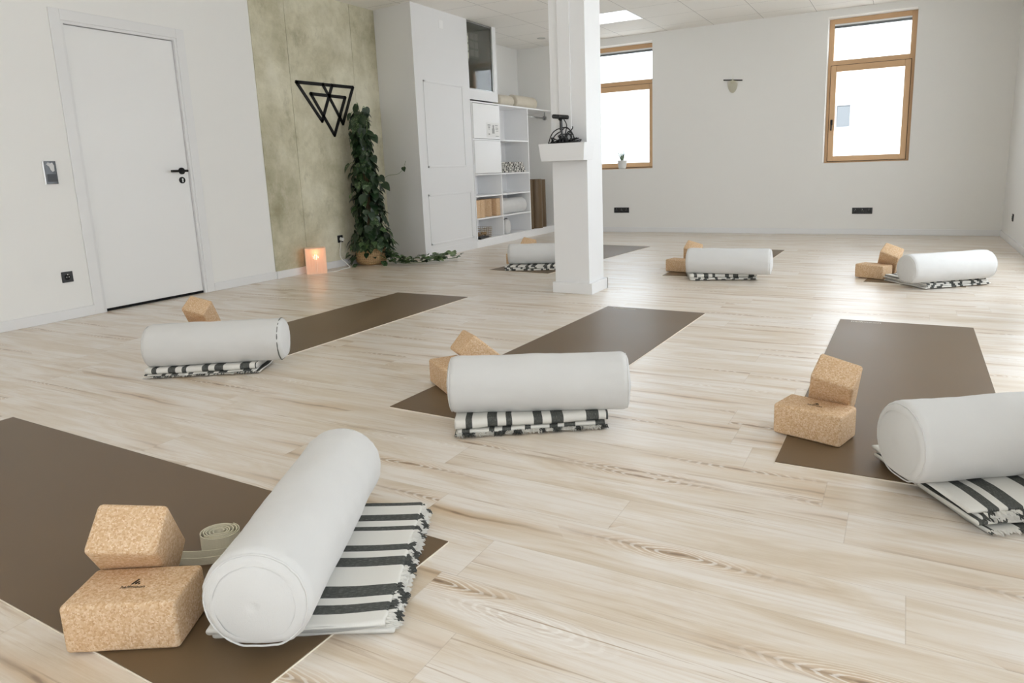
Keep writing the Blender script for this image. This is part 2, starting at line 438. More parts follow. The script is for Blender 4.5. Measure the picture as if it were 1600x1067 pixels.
# baseboards
def bb(name, x0, x1, y0, y1, label, h=.076):
    bm = bmesh.new(); box(bm, x0, x1, y0, y1, 0, h, .003, 2); struct(obj(name, bm, M['paint']), label, 'baseboard')
bb('baseboard_left', XL, XL + .016, YF, 3.11, 'white baseboard left of the door')
bb('baseboard_left', XL, XL + .016, 4.20, 4.93, 'white baseboard between door and concrete boards')
bb('baseboard_left', XL + .012, XL + .028, 4.93, 6.72, 'white baseboard under the concrete boards')
bb('baseboard_back', XL, XR, YB - .016, YB, 'white baseboard along the far window wall')
bb('baseboard_right', XR - .016, XR, YF, YB - .016, 'white baseboard on the right wall')

# ---- door
d = sempty('door_1', 'plain white flush door with black lever handle in the left wall', 'door', (XL, DY0, 0))
bm = bmesh.new()                                           # casing on the room side + lining
cw = .078
for a, b, c, e in ((-cw, 0, 0, DZ + cw), (DY1 - DY0, DY1 - DY0 + cw, 0, DZ + cw), (0, DY1 - DY0, DZ, DZ + cw)):
    box(bm, 0, .012, a, b, c, e, .003, 2)
obj('door_casing', bm, M['paint'], d)
bm = bmesh.new()
w = DY1 - DY0
box(bm, -.15, .003, 0, .02, 0, DZ); box(bm, -.15, .003, w - .02, w, 0, DZ); box(bm, -.15, .003, .02, w - .02, DZ - .02, DZ)
obj('door_lining', bm, M['paint'], d)
bm = bmesh.new(); box(bm, -.062, -.022, .023, w - .023, .022, DZ - .024, .002, 1); leaf = obj('door_leaf', bm, M['door'], d)
bm = bmesh.new(); box(bm, -.15, -.024, .02, w - .02, 0.001, .02); box(bm, -.15, -.12, .02, w - .02, 0, DZ - .02); obj('door_gap', bm, M['dark_gap'], d)
hy = 4.037 - DY0
bm = bmesh.new(); cyl(bm, (-.022, hy, 1.093), (-.012, hy, 1.093), .029, seg=28); cyl(bm, (-.012, hy, 1.093), (.035, hy, 1.093), .010, seg=14)
tube(bm, spline([(.035, hy + .006, 1.093), (.036, hy - .04, 1.093), (.036, hy - .135, 1.092)], 6), .0105, 12)
cyl(bm, (.036, hy - .002, 1.093), (.036, hy + .02, 1.093), .0105, seg=12)
hd = obj('door_handle', bm, M['black_metal'], leaf); auto_smooth(hd)
bm = bmesh.new(); cyl(bm, (-.022, hy - .006, 1.014), (-.014, hy - .006, 1.014), .028, seg=28); es = obj('keyhole_plate', bm, M['black_metal'], leaf)
bm = bmesh.new(); cyl(bm, (-.014, hy - .004, 1.021), (-.0125, hy - .004, 1.021), .008, seg=16); box(bm, -.0141, -.0125, hy - .009, hy + .001, .996, 1.018); obj('key_slot', bm, M['silver'], es)

# ---- column
CX0, CX1, CY0, CY1 = -2.495, -2.193, 5.064, 5.366
c = sempty('column', 'square white pillar standing in the middle of the studio', 'column', (CX0, CY0, 0))
w_, d_ = CX1 - CX0, CY1 - CY0
bm = bmesh.new(); box(bm, 0, w_, 0, d_, 0, H, .002, 1); obj('shaft', bm, M['paint'], c)
bm = bmesh.new(); box(bm, .075, .18, -.012, 0, 1.25, H, .002, 1); obj('cable_cover', bm, M['paint'], c)
bm = bmesh.new()
box(bm, -.018, w_ + .03, -.02, .0, 0, .088, .002, 1); box(bm, w_, w_ + .03, 0, d_ + .015, 0, .088, .002, 1); box(bm, -.018, 0, 0, d_ + .015, 0, .088, .002, 1); box(bm, -.018, w_ + .03, d_, d_ + .015, 0, .088, .002, 1)
obj('skirting', bm, M['paint'], c)

# ---- timber windows in the back wall
def timber_window(name, O, label, handle, shown_blind):
    x0, x1, z0, z1 = O; yf = YB + .20
    e = sempty(name, label, 'window', (x0, yf, z0))
    w, h = x1 - x0, z1 - z0
    t0 = .062; zt = 1.235 * (h / 1.835)          # transom height inside the opening
    D = .07
    bm = bmesh.new()
    box(bm, 0, t0, 0, D, 0, h, .003, 1); box(bm, w - t0, w, 0, D, 0, h, .003, 1)
    obj('frame_stiles', bm, M['frame'], e)
    bm = bmesh.new()
    box(bm, t0, w - t0, 0, D, h - .062, h, .003, 1); box(bm, t0, w - t0, 0, D, zt, zt + .085, .003, 1); box(bm, t0, w - t0, 0, D, 0, .035, .003, 1)
    obj('frame_rails', bm, M['frame_h'], e)
    # lower casement sash stands a little proud, thin dark joint round it
    bm = bmesh.new(); s = .068; a0, a1, b0, b1 = .040, w - .040, .022, zt + .018
    box(bm, a0 - .006, a1 + .006, -.004, 0.001, b0 - .006, b1 + .006)
    obj('rebate_joint', bm, M['dark_gap'], e)
    bm = bmesh.new()
    box(bm, a0, a0 + s, -.022, .03, b0, b1, .004, 1); box(bm, a1 - s, a1, -.022, .03, b0, b1, .004, 1)
    sash = obj('sash_stiles', bm, M['frame'], e)
    bm = bmesh.new(); box(bm, a0 + s, a1 - s, -.0215, .03, b0, b0 + s, .004, 1); box(bm, a0 + s, a1 - s, -.0215, .03, b1 - s - .01, b1, .004, 1)
    obj('sash_rails', bm, M['frame_h'], e)
    bm = bmesh.new(); box(bm, a0 + s, a1 - s, .012, .02, b0 + s, b1 - s - .01); obj('pane', bm, M['glass'], e)
    bm = bmesh.new(); box(bm, t0, w - t0, .03, .038, zt + .085, h - .062); obj('pane', bm, M['glass'], e)
    bm = bmesh.new(); box(bm, t0, w - t0, .002, .028, h - .062 - .05, h - .062 - .022); obj('blind_box', bm, M['blind'], e)
    bm = bmesh.new(); box(bm, t0, w - t0, .001, .028, h - .062 - .0215, h - .062 - .0005); obj('blind_rail', bm, M['silver'], e)
    if handle:
        bm = bmesh.new(); hx = a0 + .034; hz = .53
        box(bm, hx - .013, hx + .013, -.032, -.022, hz - .035, hz + .035, .004, 2); cyl(bm, (hx, -.032, hz + .012), (hx, -.055, hz + .012), .009, seg=12)
        tube(bm, spline([(hx, -.055, hz + .018), (hx, -.058, hz - .03), (hx, -.058, hz - .105)], 5), .0095, 10)
        obj('window_handle', bm, M['black_metal'], e, True)
    return e
# the rebate joint is a dark plate behind the sash: keep only a frame shape
def ring_plate(bm, a0, a1, b0, b1, y0, y1, t):
    box(bm, a0, a1, y0, y1, b0, b0 + t); box(bm, a0, a1, y0, y1, b1 - t, b1); box(bm, a0, a0 + t, y0, y1, b0 + t, b1 - t); box(bm, a1 - t, a1, y0, y1, b0 + t, b1 - t)
wA = timber_window('window_1', W1, 'timber window on the left, partly behind the white column', True, True)
wB = timber_window('window_2', W2, 'timber window on the right with black handle', True, True)
for e in (wA, wB):
    for ch in [x for x in bpy.data.objects if x.parent == e and x.name.startswith('rebate_joint')]:
        O = W1 if e is wA else W2; w = O[1] - O[0]; h = O[3] - O[2]; zt = 1.235 * (h / 1.835)
        bm = bmesh.new(); ring_plate(bm, .034, w - .034, .016, zt + .024, -.004, .001, .02); bm.to_mesh(ch.data); bm.free()

# glazing out of the frame (plain white frames) so daylight enters as it does in the studio
def plain_window(name, axis, c, p0, p1, z0, z1, label, n=2):
    e = sempty(name, label, 'window', (c if axis == 'x' else p0, p0 if axis == 'x' else c, z0))
    bm = bmesh.new(); w = p1 - p0; h = z1 - z0; t = .05
    def b(a, bb_, z0_, z1_, dd=.06):
        if axis == 'x': box(bm, 0, dd, a, bb_, z0_, z1_)
        else: box(bm, a, bb_, 0, dd, z0_, z1_)
    b(0, t, 0, h); b(w - t, w, 0, h); b(t, w - t, 0, t); b(t, w - t, h - t, h)
    for i in range(1, n): b(w * i / n - t / 2, w * i / n + t / 2, t, h - t)
    obj('frame', bm, M['paint'], e)
for i, (a, b_, z0, z1) in enumerate(RWIN): plain_window('window_%d' % (4 + i), 'x', XR + .1, a, b_, z0, z1, ['large white window in the right wall beside the viewer', 'middle large white window in the right wall', 'furthest large white window in the right wall'][i])
for i, (a, b_, z0, z1) in enumerate(FWIN): plain_window('window_%d' % (7 + i), 'y', YF - .1, a, b_, z0, z1, ['large white window behind the viewer on the left', 'large white window behind the viewer on the right'][i])

# ---- outside
bm = bmesh.new(); box(bm, -40, 40, -40, 60, -3.3, -3.2)
struct(obj('ground', bm, M['ground']), 'paved ground outside the building', 'ground')
nb = thing('neighbour_building', 'pale rendered building outside the right-hand window with one small window', 'building', (3, 19, -3.2))
bm = bmesh.new(); box(bm, -7.0, 5, 0, 5, 0, 13); obj('facade', bm, M['facade'], nb)
fw = thing('_t', '', ''); bpy.data.objects.remove(fw)
# its window: seen through the right window's lower left corner
zoff = 3.2
bm = bmesh.new(); box(bm, -4.90, -4.30, -.03, .01, 1.75 + zoff, 2.25 + zoff); wf = obj('window', bm, M['facade_glass'], nb)
bm = bmesh.new(); box(bm, -4.74, -4.70, -.05, -.03, 1.75 + zoff, 2.25 + zoff); box(bm, -4.62, -4.59, -.05, -.03, 1.75 + zoff, 2.25 + zoff); ring_plate(bm, -4.93, -4.27, 1.72 + zoff, 2.28 + zoff, -.05, .01, .03); obj('frame', bm, M['facade_frame'], wf)
hb = thing('hall_building', 'light grey-blue clad building filling the left window', 'building', (-8.1, 17, -3.2))
bm = bmesh.new(); box(bm, -7, 4.0, 0, 5, 0, 14); obj('facade', bm, M['facade_blue'], hb)
bm = bmesh.new(); box(bm, -7, 4.0, -.03, .0, 6.2, 6.28); box(bm, -2.8, -2.75, -.02, 0, 0, 14); box(bm, .6, .65, -.02, 0, 0, 14); obj('cladding_joint', bm, mat('joint', (.33, .365, .40), .8, .2), hb)

# ================================================================== CEILING FITTINGS
cl = thing('ceiling_light', 'flush square white light panel in the ceiling tiles', 'ceiling light', (-3.79, 8.506, H))
bm = bmesh.new(); box(bm, 0, .66, 0, .02, -.006, 0); box(bm, 0, .66, .603, .623, -.006, 0); box(bm, 0, .02, .02, .603, -.006, 0); box(bm, .64, .66, .02, .603, -.006, 0); obj('frame', bm, M['white_plastic'], cl)
em = mat('led_diffuser', (.9, .9, .9), .5); bn = em.node_tree.nodes['Principled BSDF']; bn.inputs['Emission Color'].default_value = (1, .98, .95, 1); bn.inputs['Emission Strength'].default_value = 1.1
bm = bmesh.new(); box(bm, .02, .64, .02, .603, -.003, 0); obj('diffuser', bm, em, cl)
sd = thing('ceiling_fitting', 'small round recessed fitting in the ceiling above the shelves', 'fixture', (-4.81, 9.52, H))  # plain ceiling ring with a grey disc, gives no light
bm = bmesh.new()
for k in range(32):
    pass
lathe(bm, [(.062, 0), (.062, -.006), (.045, -.008), (.043, -.002)], 32, cap0=False, cap1=False); obj('trim_ring', bm, mat('ring_grey', (.5, .5, .48), .4), sd, True)
bm = bmesh.new(); lathe(bm, [(.043, -.002), (.043, -.001)], 24); obj('lens', bm, mat('disc_grey', (.55, .54, .5), .3), sd)

# ================================================================== SHELF UNIT in the niche
Zs = [.105, .385, .68, .965, 1.415, 1.885]
YA, YM, YR_, YE = 7.775, 8.465, 9.287, YB - .018
sh = thing('shelf_unit', 'white cubby shelf unit with two columns beside the pillar', 'shelf unit', (XC, YA, 0))
def Ls(bm): bmesh.ops.translate(bm, vec=(-XC, -YA, 0), verts=bm.verts); return bm
tk = .018
bm = bmesh.new()
for y in (YA, YM, YR_): box(bm, XN, XC, y - tk / 2, y + tk / 2, .09, 1.885, .001, 1)
obj('upright_panels', Ls(bm), M['shelf'], sh)
for k, z in enumerate(Zs[:-1]):
    for a, b_ in ((YA, YM), (YM, YR_)):
        bm = bmesh.new(); box(bm, XN, XC, a + tk / 2, b_ - tk / 2, z - tk, z); obj('shelf_board', Ls(bm), M['shelf'], sh)
bm = bmesh.new(); box(bm, XN + .001, XN + .006, YA, YR_, .09, 1.87); obj('back_panel', Ls(bm), M['shelf'], sh)
for i, (z0, z1) in enumerate(((.967, 1.395), (1.417, 1.862))):
    bm = bmesh.new(); box(bm, XC - .004, XC + .013, YA + .012, YM - .012, z0 + .003, z1 - .002, .0015, 1); dr = obj('cabinet_door', Ls(bm), M['door'], sh)
    if i == 1:
        pl_ = M['white_plastic']
# top board over the whole niche, plinth, end panel
tb = thing('shelf_board', 'long white board on top of the cubbies and hanging rail', 'shelf', (XC, YA, 1.867))
bm = bmesh.new(); box(bm, XN - XC, .002, -.02, YE - YA, 0.001, .020, .001, 1); obj('board', bm, M['shelf'], tb)
bp = thing('platform', 'low white plinth under the shelf unit and rolled mats', 'plinth', (XC, YA, 0))
bm = bmesh.new(); box(bm, XN - XC, 0, -.02, YE - YA, 0, .086, .001, 1); obj('body', bm, M['shelf'], bp)
bm = bmesh.new(); box(bm, XN - XC + .01, .0, YR_ - YA + .012, YE - YA, .0865, .1045, .001, 1); obj('top_board', bm, M['shelf'], bp)
# notice sheets on the top left door
M['paper'] = mat('paper', (.80, .80, .79), .7, .2); M['print'] = mat('grey_print', (.36, .36, .36), .7, .2)
nt = thing('notice_sheet', 'printed white notice stuck on the upper cabinet door', 'notice', (XC + .0135, 8.10, 1.44))
bm = bmesh.new(); box(bm, 0, .001, 0, .34, 0, .19); nf = len(bm.faces)
for (a, b_, z0, z1) in ((.03, .10, .15, .165), (.045, .085, .12, .14), (.05, .08, .10, .112), (.045, .08, .03, .05), (.14, .20, .05, .115), (.155, .19, .115, .16), (.22, .29, .15, .16), (.23, .30, .12, .128), (.23, .30, .10, .106), (.24, .30, .08, .086), (.23, .31, .012, .02)): box(bm, .0008, .0016, a, b_, z0, z1)
bm.faces.ensure_lookup_table()
for f in list(bm.faces)[nf:]: f.material_index = 1
obj('sheet', bm, [M['paper'], M['print']], nt)
# rail
rl = thing('clothes_rail', 'short steel hanging rail under the top board by the pillar', 'rail', (-5.05, YR_ + .012, 1.775))
bm = bmesh.new(); cyl(bm, (0, 0, 0), (0, .73, -.002), .0125, seg=16); obj('tube', bm, M['chrome'], rl, True)
bm = bmesh.new(); cyl(bm, (0, .715, 0), (0, .74, 0), .034, seg=24); obj('flange', bm, M['chrome'], rl)
bm = bmesh.new(); box(bm, -.006, .006, .72, .736, .0, .09); obj('bracket', bm, M['chrome'], rl)

# ================================================================== BOLSTERS
def bolster_mesh(L, r, seed, cap=False, sag=.006):
    """cylinder cushion along local x, centre at origin; returns bm of the tube or of an end disc"""
    rnd = Vector((seed * 7.3, seed * 3.1, seed))
    def disp(p, amt):
        q = p * 9 + rnd; k = noise.noise(q) * .6 + noise.noise(q * 2.7) * .3
        k2 = noise.noise(Vector((p.x * 4, p.y * 20, p.z * 20)) + rnd) * .45
        return (k + k2) * amt
    SEG = 64; prof = []
    rc = .030
    if not cap:
        N = 44
        for i in range(8):
            t = i / 8 * pi / 2; prof.append((-L / 2 + rc - rc * cos(t), r - rc + rc * sin(t)))
        for i in range(N + 1): prof.append((-L / 2 + rc + (L - 2 * rc) * i / N, r))
        for i in range(7, -1, -1):
            t = i / 8 * pi / 2; prof.append((L / 2 - rc + rc * cos(t), r - rc + rc * sin(t)))
    bm = bmesh.new(); rings = []
    for x, rr in prof:
        ring = []
        edge = max(0, 1 - (L / 2 - abs(x)) / .07)
        for k in range(SEG):
            a = 2 * pi * k / SEG
            p = Vector((x, rr * cos(a), rr * sin(a)))
            dd = disp(p, .0048)
            dd += edge * .0014 * sin(a * 23 + seed * 5 + 2 * sin(a * 5)) * (1 if edge < 1 else .4)      # gathers at the seam
            f = (rr + dd) / rr
            p = Vector((x, p.y * f, p.z * f))
            if p.z < -rr * .86: p.z = -rr * .86 + (p.z + rr * .86) * .25                # flattened where it lies
            ring.append(bm.verts.new(p))
        rings.append(ring)
    for A, B in zip(rings, rings[1:]):
        for k in range(SEG): bm.faces.new((A[k], A[(k + 1) % SEG], B[(k + 1) % SEG], B[k]))
    return bm, rings, prof

def end_mesh(L, r, seed, side):
    bm = bmesh.new(); rc = .030; R0 = r - rc + .004; SEG = 64; rings = []
    cx = bm.verts.new((side * (L / 2 + .006), 0, 0)); NR = 9
    for j in range(1, NR + 1):
        rr = R0 * j / NR; ring = []
        for k in range(SEG):
            a = 2 * pi * k / SEG; bulge = .012 * (1 - (j / NR) ** 2) - .002
            q = Vector((seed, rr * cos(a) * 14, rr * sin(a) * 14 + side)); dn = noise.noise(q) * .0035
            z = rr * sin(a); zl = -r * .86
            if z < zl: z = zl + (z - zl) * .25
            ring.append(bm.verts.new((side * (L / 2 + bulge + dn), rr * cos(a), z)))
        rings.append(ring)
    for k in range(SEG): bm.faces.new((cx, rings[0][k], rings[0][(k + 1) % SEG]))
    for A, B in zip(rings, rings[1:]):
        for k in range(SEG): bm.faces.new((A[k], A[(k + 1) % SEG], B[(k + 1) % SEG], B[k]))
    return bm
def piping_mesh(L, r, side, seed, gap=False):
    bm = bmesh.new(); rr = r - (.0085 if not gap else .0025); n = 72; x = side * (L / 2 - .0085)
    pts = []
    for k in range(n):
        a = 2 * pi * k / n; z = rr * sin(a); zl = -r * .86
        if z < zl: z = zl + (z - zl) * .25
        w = .0005 * sin(a * 17 + seed)
        pts.append((x + w, (rr + w) * cos(a), z))
    tube(bm, pts, .0024 if not gap else .0034, 6, True); return bm

def bolster(loc, ang, label, group, L=.708, r=.115, seed=1, m='linen', tilt=0, gap=False):
    t = thing('bolster', label, 'bolster', (loc[0], loc[1], loc[2] - r * .86), ang, group)
    t.rotation_euler = (0, tilt, ang)
    bm, _, _ = bolster_mesh(L, r, seed); bmesh.ops.translate(bm, vec=(0, 0, r * .86), verts=bm.verts); obj('cover', bm, M[m], t, True)
    for s in (-1, 1):
        bm = end_mesh(L, r, seed, s); bmesh.ops.translate(bm, vec=(0, 0, r * .86), verts=bm.verts); e = obj('end_panel', bm, M[m], t, True)
        bm = piping_mesh(L, r, s, seed, gap and s > 0); bmesh.ops.translate(bm, vec=((-.012 if gap and s > 0 else 0), 0, r * .86), verts=bm.verts); obj('piping', bm, M['seam_shadow'] if gap and s > 0 else M[m], e, True)  # at the gap end a dark ring stands in for the gap's shadow
    return t
GB = 'cream bolsters laid out on the mats'
BOL = dict(
 F=((-1.289, 1.159, .150), RD(118.1), 'cream linen bolster in the foreground pointing away, on the striped blanket beside the rolled strap', .115),
 C=((-1.246, 2.350, .166), RD(26.1), 'cream bolster across the middle mat, on a thick folded striped blanket', .115),
 R=((.322, 2.412, .169), RD(34.0), 'large cream bolster cut off by the right edge, on a rumpled striped blanket', .122),
 L=((-3.190, 2.385, .152), RD(33.5), 'cream linen bolster in front of the white door, left of the middle row', .115),
 M=((-1.316, 6.060, .158), RD(5.5), 'cream bolster in the back row right of the pillar, under the wall between the windows', .115),
 K=((.312, 6.155, .155), RD(38.0), 'rightmost cream bolster of the back row, below the right-hand window', .114),
 P=((-3.235, 6.290, .150), RD(22.0), 'cream bolster of the back row half hidden behind the pillar', .107))
for i, (k, (loc, a, lab, r)) in enumerate(BOL.items()):
    bolster(loc, a, lab, GB, r=r, seed=i + 1, L=.708 if k != 'R' else .72, gap=(k == 'L'))

# ================================================================== MATS
def yoga_mat(x, y, th, label, L=2.377, W=.715, mirror=False, print_=False):
    t = thing('yoga_mat', label, 'yoga mat', (x, y, 0), th, 'brown yoga mats on the floor')
    sx = -1 if mirror else 1
    x0, x1 = (0, W) if not mirror else (-W, 0)
    def sheet(z0, z1, m, name, ins):
        bm = bmesh.new(); nx, ny = 6, 40; V = {}
        for s_, z in ((0, z0), (1, z1)):
            for i in range(nx + 1):
                for j in range(ny + 1):
                    px = x0 + ins + (x1 - x0 - 2 * ins) * i / nx; py = ins + (L - 2 * ins) * j / ny
                    e = .0006 * noise.noise(Vector((px * 2 + x * 3, py * 2, s_)))
                    V[s_, i, j] = bm.verts.new((px, py, z + (e if z0 > .001 or s_ else 0)))
        for s_ in (0, 1):
            for i in range(nx):
                for j in range(ny): bm.faces.new((V[s_, i, j], V[s_, i + 1, j], V[s_, i + 1, j + 1], V[s_, i, j + 1]))
        for i in range(nx):
            bm.faces.new((V[0, i, 0], V[0, i + 1, 0], V[1, i + 1, 0], V[1, i, 0])); bm.faces.new((V[0, i, ny], V[0, i + 1, ny], V[1, i + 1, ny], V[1, i, ny]))
        for j in range(ny):
            bm.faces.new((V[0, 0, j], V[0, 0, j + 1], V[1, 0, j + 1], V[1, 0, j])); bm.faces.new((V[0, nx, j], V[0, nx, j + 1], V[1, nx, j + 1], V[1, nx, j]))
        return obj(name, bm, m, t)
    sheet(.0003, .0032, M['mat_edge'], 'backing_layer', 0)
    sheet(.0034, .0056, M['mat'], 'top_layer', .0015)
    if print_:
        text_mesh('lettering', 'halfmoon', .045, M['mat_print'], t, (x0 + .15, L - .05, .0062), (0, 0, 0))
    return t
yoga_mat(-1.052, 1.425, 1.542, 'dark brown mat filling the lower left, under the foreground cork blocks', mirror=True)
yoga_mat(-1.936, 2.252, -.031, 'brown mat in the centre running back to the pillar', print_=True)
yoga_mat(-.337, 2.310, -.008, 'shiny brown mat on the right under the stacked cork blocks', print_=True)
yoga_mat(-3.786, 2.60, .002, 'brown mat behind the bolster near the white door', L=2.03)
yoga_mat(-1.925, 6.12, -.02, 'brown mat of the back row just right of the pillar', L=2.14)
yoga_mat(-.262, 6.22, -.12, 'rightmost brown mat of the back row', L=1.62)
yoga_mat(-3.72, 6.02, -.10, 'brown mat of the back row reaching behind the pillar')

# ================================================================== BLANKETS
def slab(bm, uvl, u0, u1, vf, vb, z0, z1, sh, seed, open_front=False, wav=.004, lift=0.0):
    """one folded layer: rounded-stadium section in v-z, swept along u. uv = (stripe coordinate, path)"""
    h = (z1 - z0); r = h / 2; N = 60; sec = []
    K = 7
    nv = 12
    for i in range(nv + 1): sec.append((vf + r + (vb - vf - 2 * r) * i / nv, z1, 0))
    for i in range(1, K): a = pi / 2 - pi * i / K; sec.append((vb - r + r * cos(a), z0 + r + r * sin(a), 0))
    for i in range(nv + 1): sec.append((vb - r - (vb - vf - 2 * r) * i / nv, z0, 0))
    for i in range(1, K): a = -pi / 2 - pi * i / K; sec.append((vf + r + r * cos(a), z0 + r + r * sin(a), 0))
    acc = [0]
    for a, b in zip(sec, sec[1:] + sec[:1]): acc.append(acc[-1] + math.hypot(a[0] - b[0], a[1] - b[1]))
    rings = []
    for i in range(N + 1):
        u = u0 + (u1 - u0) * i / N; ring = []
        ff = vf + .010 * noise.noise(Vector((u * 5, seed * 3.7, 0))) + .003 * noise.noise(Vector((u * 30, seed, 4)))
        for (v, z, _) in sec:
            k = (vb - v) / (vb - vf)
            vv = v + (ff - vf) * k
            zz = z + wav * noise.noise(Vector((u * 6, v * 6, seed * 1.3))) * (1 if z > .004 else 0) + lift * k * k * 0
            uu = u + .016 * noise.noise(Vector((v * 5.5, seed * 2.1, u * 1.5)))
            ring.append((bm.verts.new((uu, vv, max(zz, .0005 if z > z0 + 1e-5 or z0 > .001 else z0))), u))
        rings.append(ring)
    n = len(sec)
    def st(u): return ((u - u0) / .59 + sh) if not isinstance(sh, tuple) else (sh[0] - .909 * (u - u0) / .59)
    for i in range(N):
        for k in range(n):
            a, b, c_, d_ = rings[i][k], rings[i][(k + 1) % n], rings[i + 1][(k + 1) % n], rings[i + 1][k]
            f = bm.faces.new((a[0], b[0], c_[0], d_[0]))
            p0, p1 = acc[k], acc[k + 1]
            for lp, (uu, pp) in zip(f.loops, ((a[1], p0), (b[1], p1), (c_[1], p1), (d_[1], p0))): lp[uvl].uv = (st(uu), pp)
    for ring, u in ((rings[0], u0), (rings[-1], u1)):
        f = bm.faces.new([x[0] for x in ring])
        for lp in f.loops: lp[uvl].uv = (.04, lp.vert.co.y)      # selvedge is plain cream

def fringe(u0, u1, vf, zs, sh, seed, L=.014, dens=150):
    rr = random.Random(seed); bm = bmesh.new(); uvl = bm.loops.layers.uv.new('UVMap')
    for z in zs:
        for i in range(dens):
            u = u0 + (u1 - u0) * (i + rr.random()) / dens
            l = L * rr.uniform(.35, 1.1); w = rr.uniform(.0012, .0024); du = rr.uniform(-.006, .006)
            zt = z + rr.uniform(-.002, .003)
            p = [(u - w, vf + .006, zt), (u + w, vf + .006, zt), (u + w + du * .6, vf - l * .5, zt + rr.uniform(-.002, .004)), (u + du, vf - l, max(.001, zt - rr.uniform(0, .007)))]
            A = [bm.verts.new(q) for q in p]; B = [bm.verts.new((q[0], q[1], q[2] + .0016)) for q in p]
            s = (((u - u0) / .59 + sh) if not isinstance(sh, tuple) else sh[0] - .909 * (u - u0) / .59) + rr.uniform(-.01, .01)
            fs = [bm.faces.new(B), bm.faces.new(A[::-1])] + [bm.faces.new((A[k], A[(k + 1) % 4], B[(k + 1) % 4], B[k])) for k in range(4)]
            for f in fs:
                for lp in f.loops: lp[uvl].uv = (s, rr.random())
    return bm

def blanket(center, ang, label, slabs, fr=None, LU=.59, WV=.42, seed=1, wav=.004, group='striped folded blankets under the bolsters'):
    t = thing('folded_blanket', label, 'blanket', (center[0], center[1], 0), ang, group)
    for i, (z0, z1, fo, bo, ua, ub, shf) in enumerate(slabs):
        bm = bmesh.new(); uvl = bm.loops.layers.uv.new('UVMap')
        slab(bm, uvl, -LU / 2 + ua, LU / 2 + ub, -WV / 2 + fo, WV / 2 + bo, z0, z1, shf, seed + i * 1.7, wav=wav)
        obj('folded_layer', bm, M['blanket'], t, True)
    if fr:
        for (zs, fo, ua, ub, shf) in fr:
            obj('fringe', fringe(-LU / 2 + ua, LU / 2 + ub, -WV / 2 + fo, zs, shf, seed), M['blanket'], t)
    return t
b0 = .006
# foreground: lies low and wide, stripes run towards the fringe on the right
blanket((-1.235, 1.190), RD(118.4), 'striped black and white blanket fanned out flat to the right of the foreground bolster',
        [(b0, .017, .012, 0, .022, .0, .02), (.018, .030, .022, -.01, .014, -.012, .0), (.031, .046, .030, .0, .0, -.006, .0)],
        [((.012,), .014, .022, 0, .02), ((.026, .040), .026, .010, -.012, .0)], LU=.56, WV=.42, seed=3)
blanket((-1.330, 2.407), RD(32.6), 'thick striped blanket with rounded folds under the centre bolster',
        [(b0, .014, -.008, 0, 0, 0, .12), (.015, .029, .000, 0, .012, -.012, .47), (.030, .067, .004, -.01, .004, -.004, (1.01,))],
        [((.009, .016), -.008, 0, 0, .12)], seed=11)
blanket((-3.300, 2.445), RD(32.5), 'striped folded blanket under the bolster near the door',
        [(b0, .012, -.008, 0, .03, .0, .30), (.013, .019, -.004, 0, .0, -.02, .52), (.020, .051, .0, 0, .004, -.012, (1.0,))],
        [((.010,), -.010, 0, 0, .30)], seed=21)
blanket((.335, 2.425), RD(34.0), 'rumpled striped blanket with cream folded edges under the right-hand bolster',
        [(b0, .018, -.030, 0, .035, .0, .93), (.019, .033, -.010, 0, .012, .0, .40), (.034, .048, -.002, 0, .03, 0, .90), (.049, .060, .012, 0, .0, 0, .98)],
        [((.012,), -.030, .03, 0, .93), ((.036, .052), -.004, .03, 0, .9)], LU=.62, WV=.47, seed=31, wav=.010)
blanket((-1.415, 6.200), RD(20.0), 'striped folded blanket under the back row bolster right of the pillar',
        [(b0, .015, -.006, 0, 0, 0, .30), (.016, .026, .0, 0, .006, -.01, .55), (.027, .056, .002, 0, .0, -.006, (1.0,))], None, LU=.57, seed=41)
blanket((.250, 6.330), RD(40.0), 'mostly cream striped blanket under the rightmost back row bolster',
        [(b0, .018, -.006, 0, 0, 0, .0), (.019, .031, .0, 0, .008, -.01, .70), (.032, .044, .004, 0, .0, -.01, .40), (.045, .055, .02, 0, .01, -.01, .0)], None, LU=.57, WV=.46, seed=51)
blanket((-3.320, 6.290), RD(20.0), 'striped blanket under the bolster half hidden by the pillar',
        [(b0, .020, -.006, 0, 0, 0, .06), (.021, .036, .0, 0, .0, -.01, .40), (.037, .052, .004, 0, .0, -.006, .72)], None, LU=.57, seed=61)

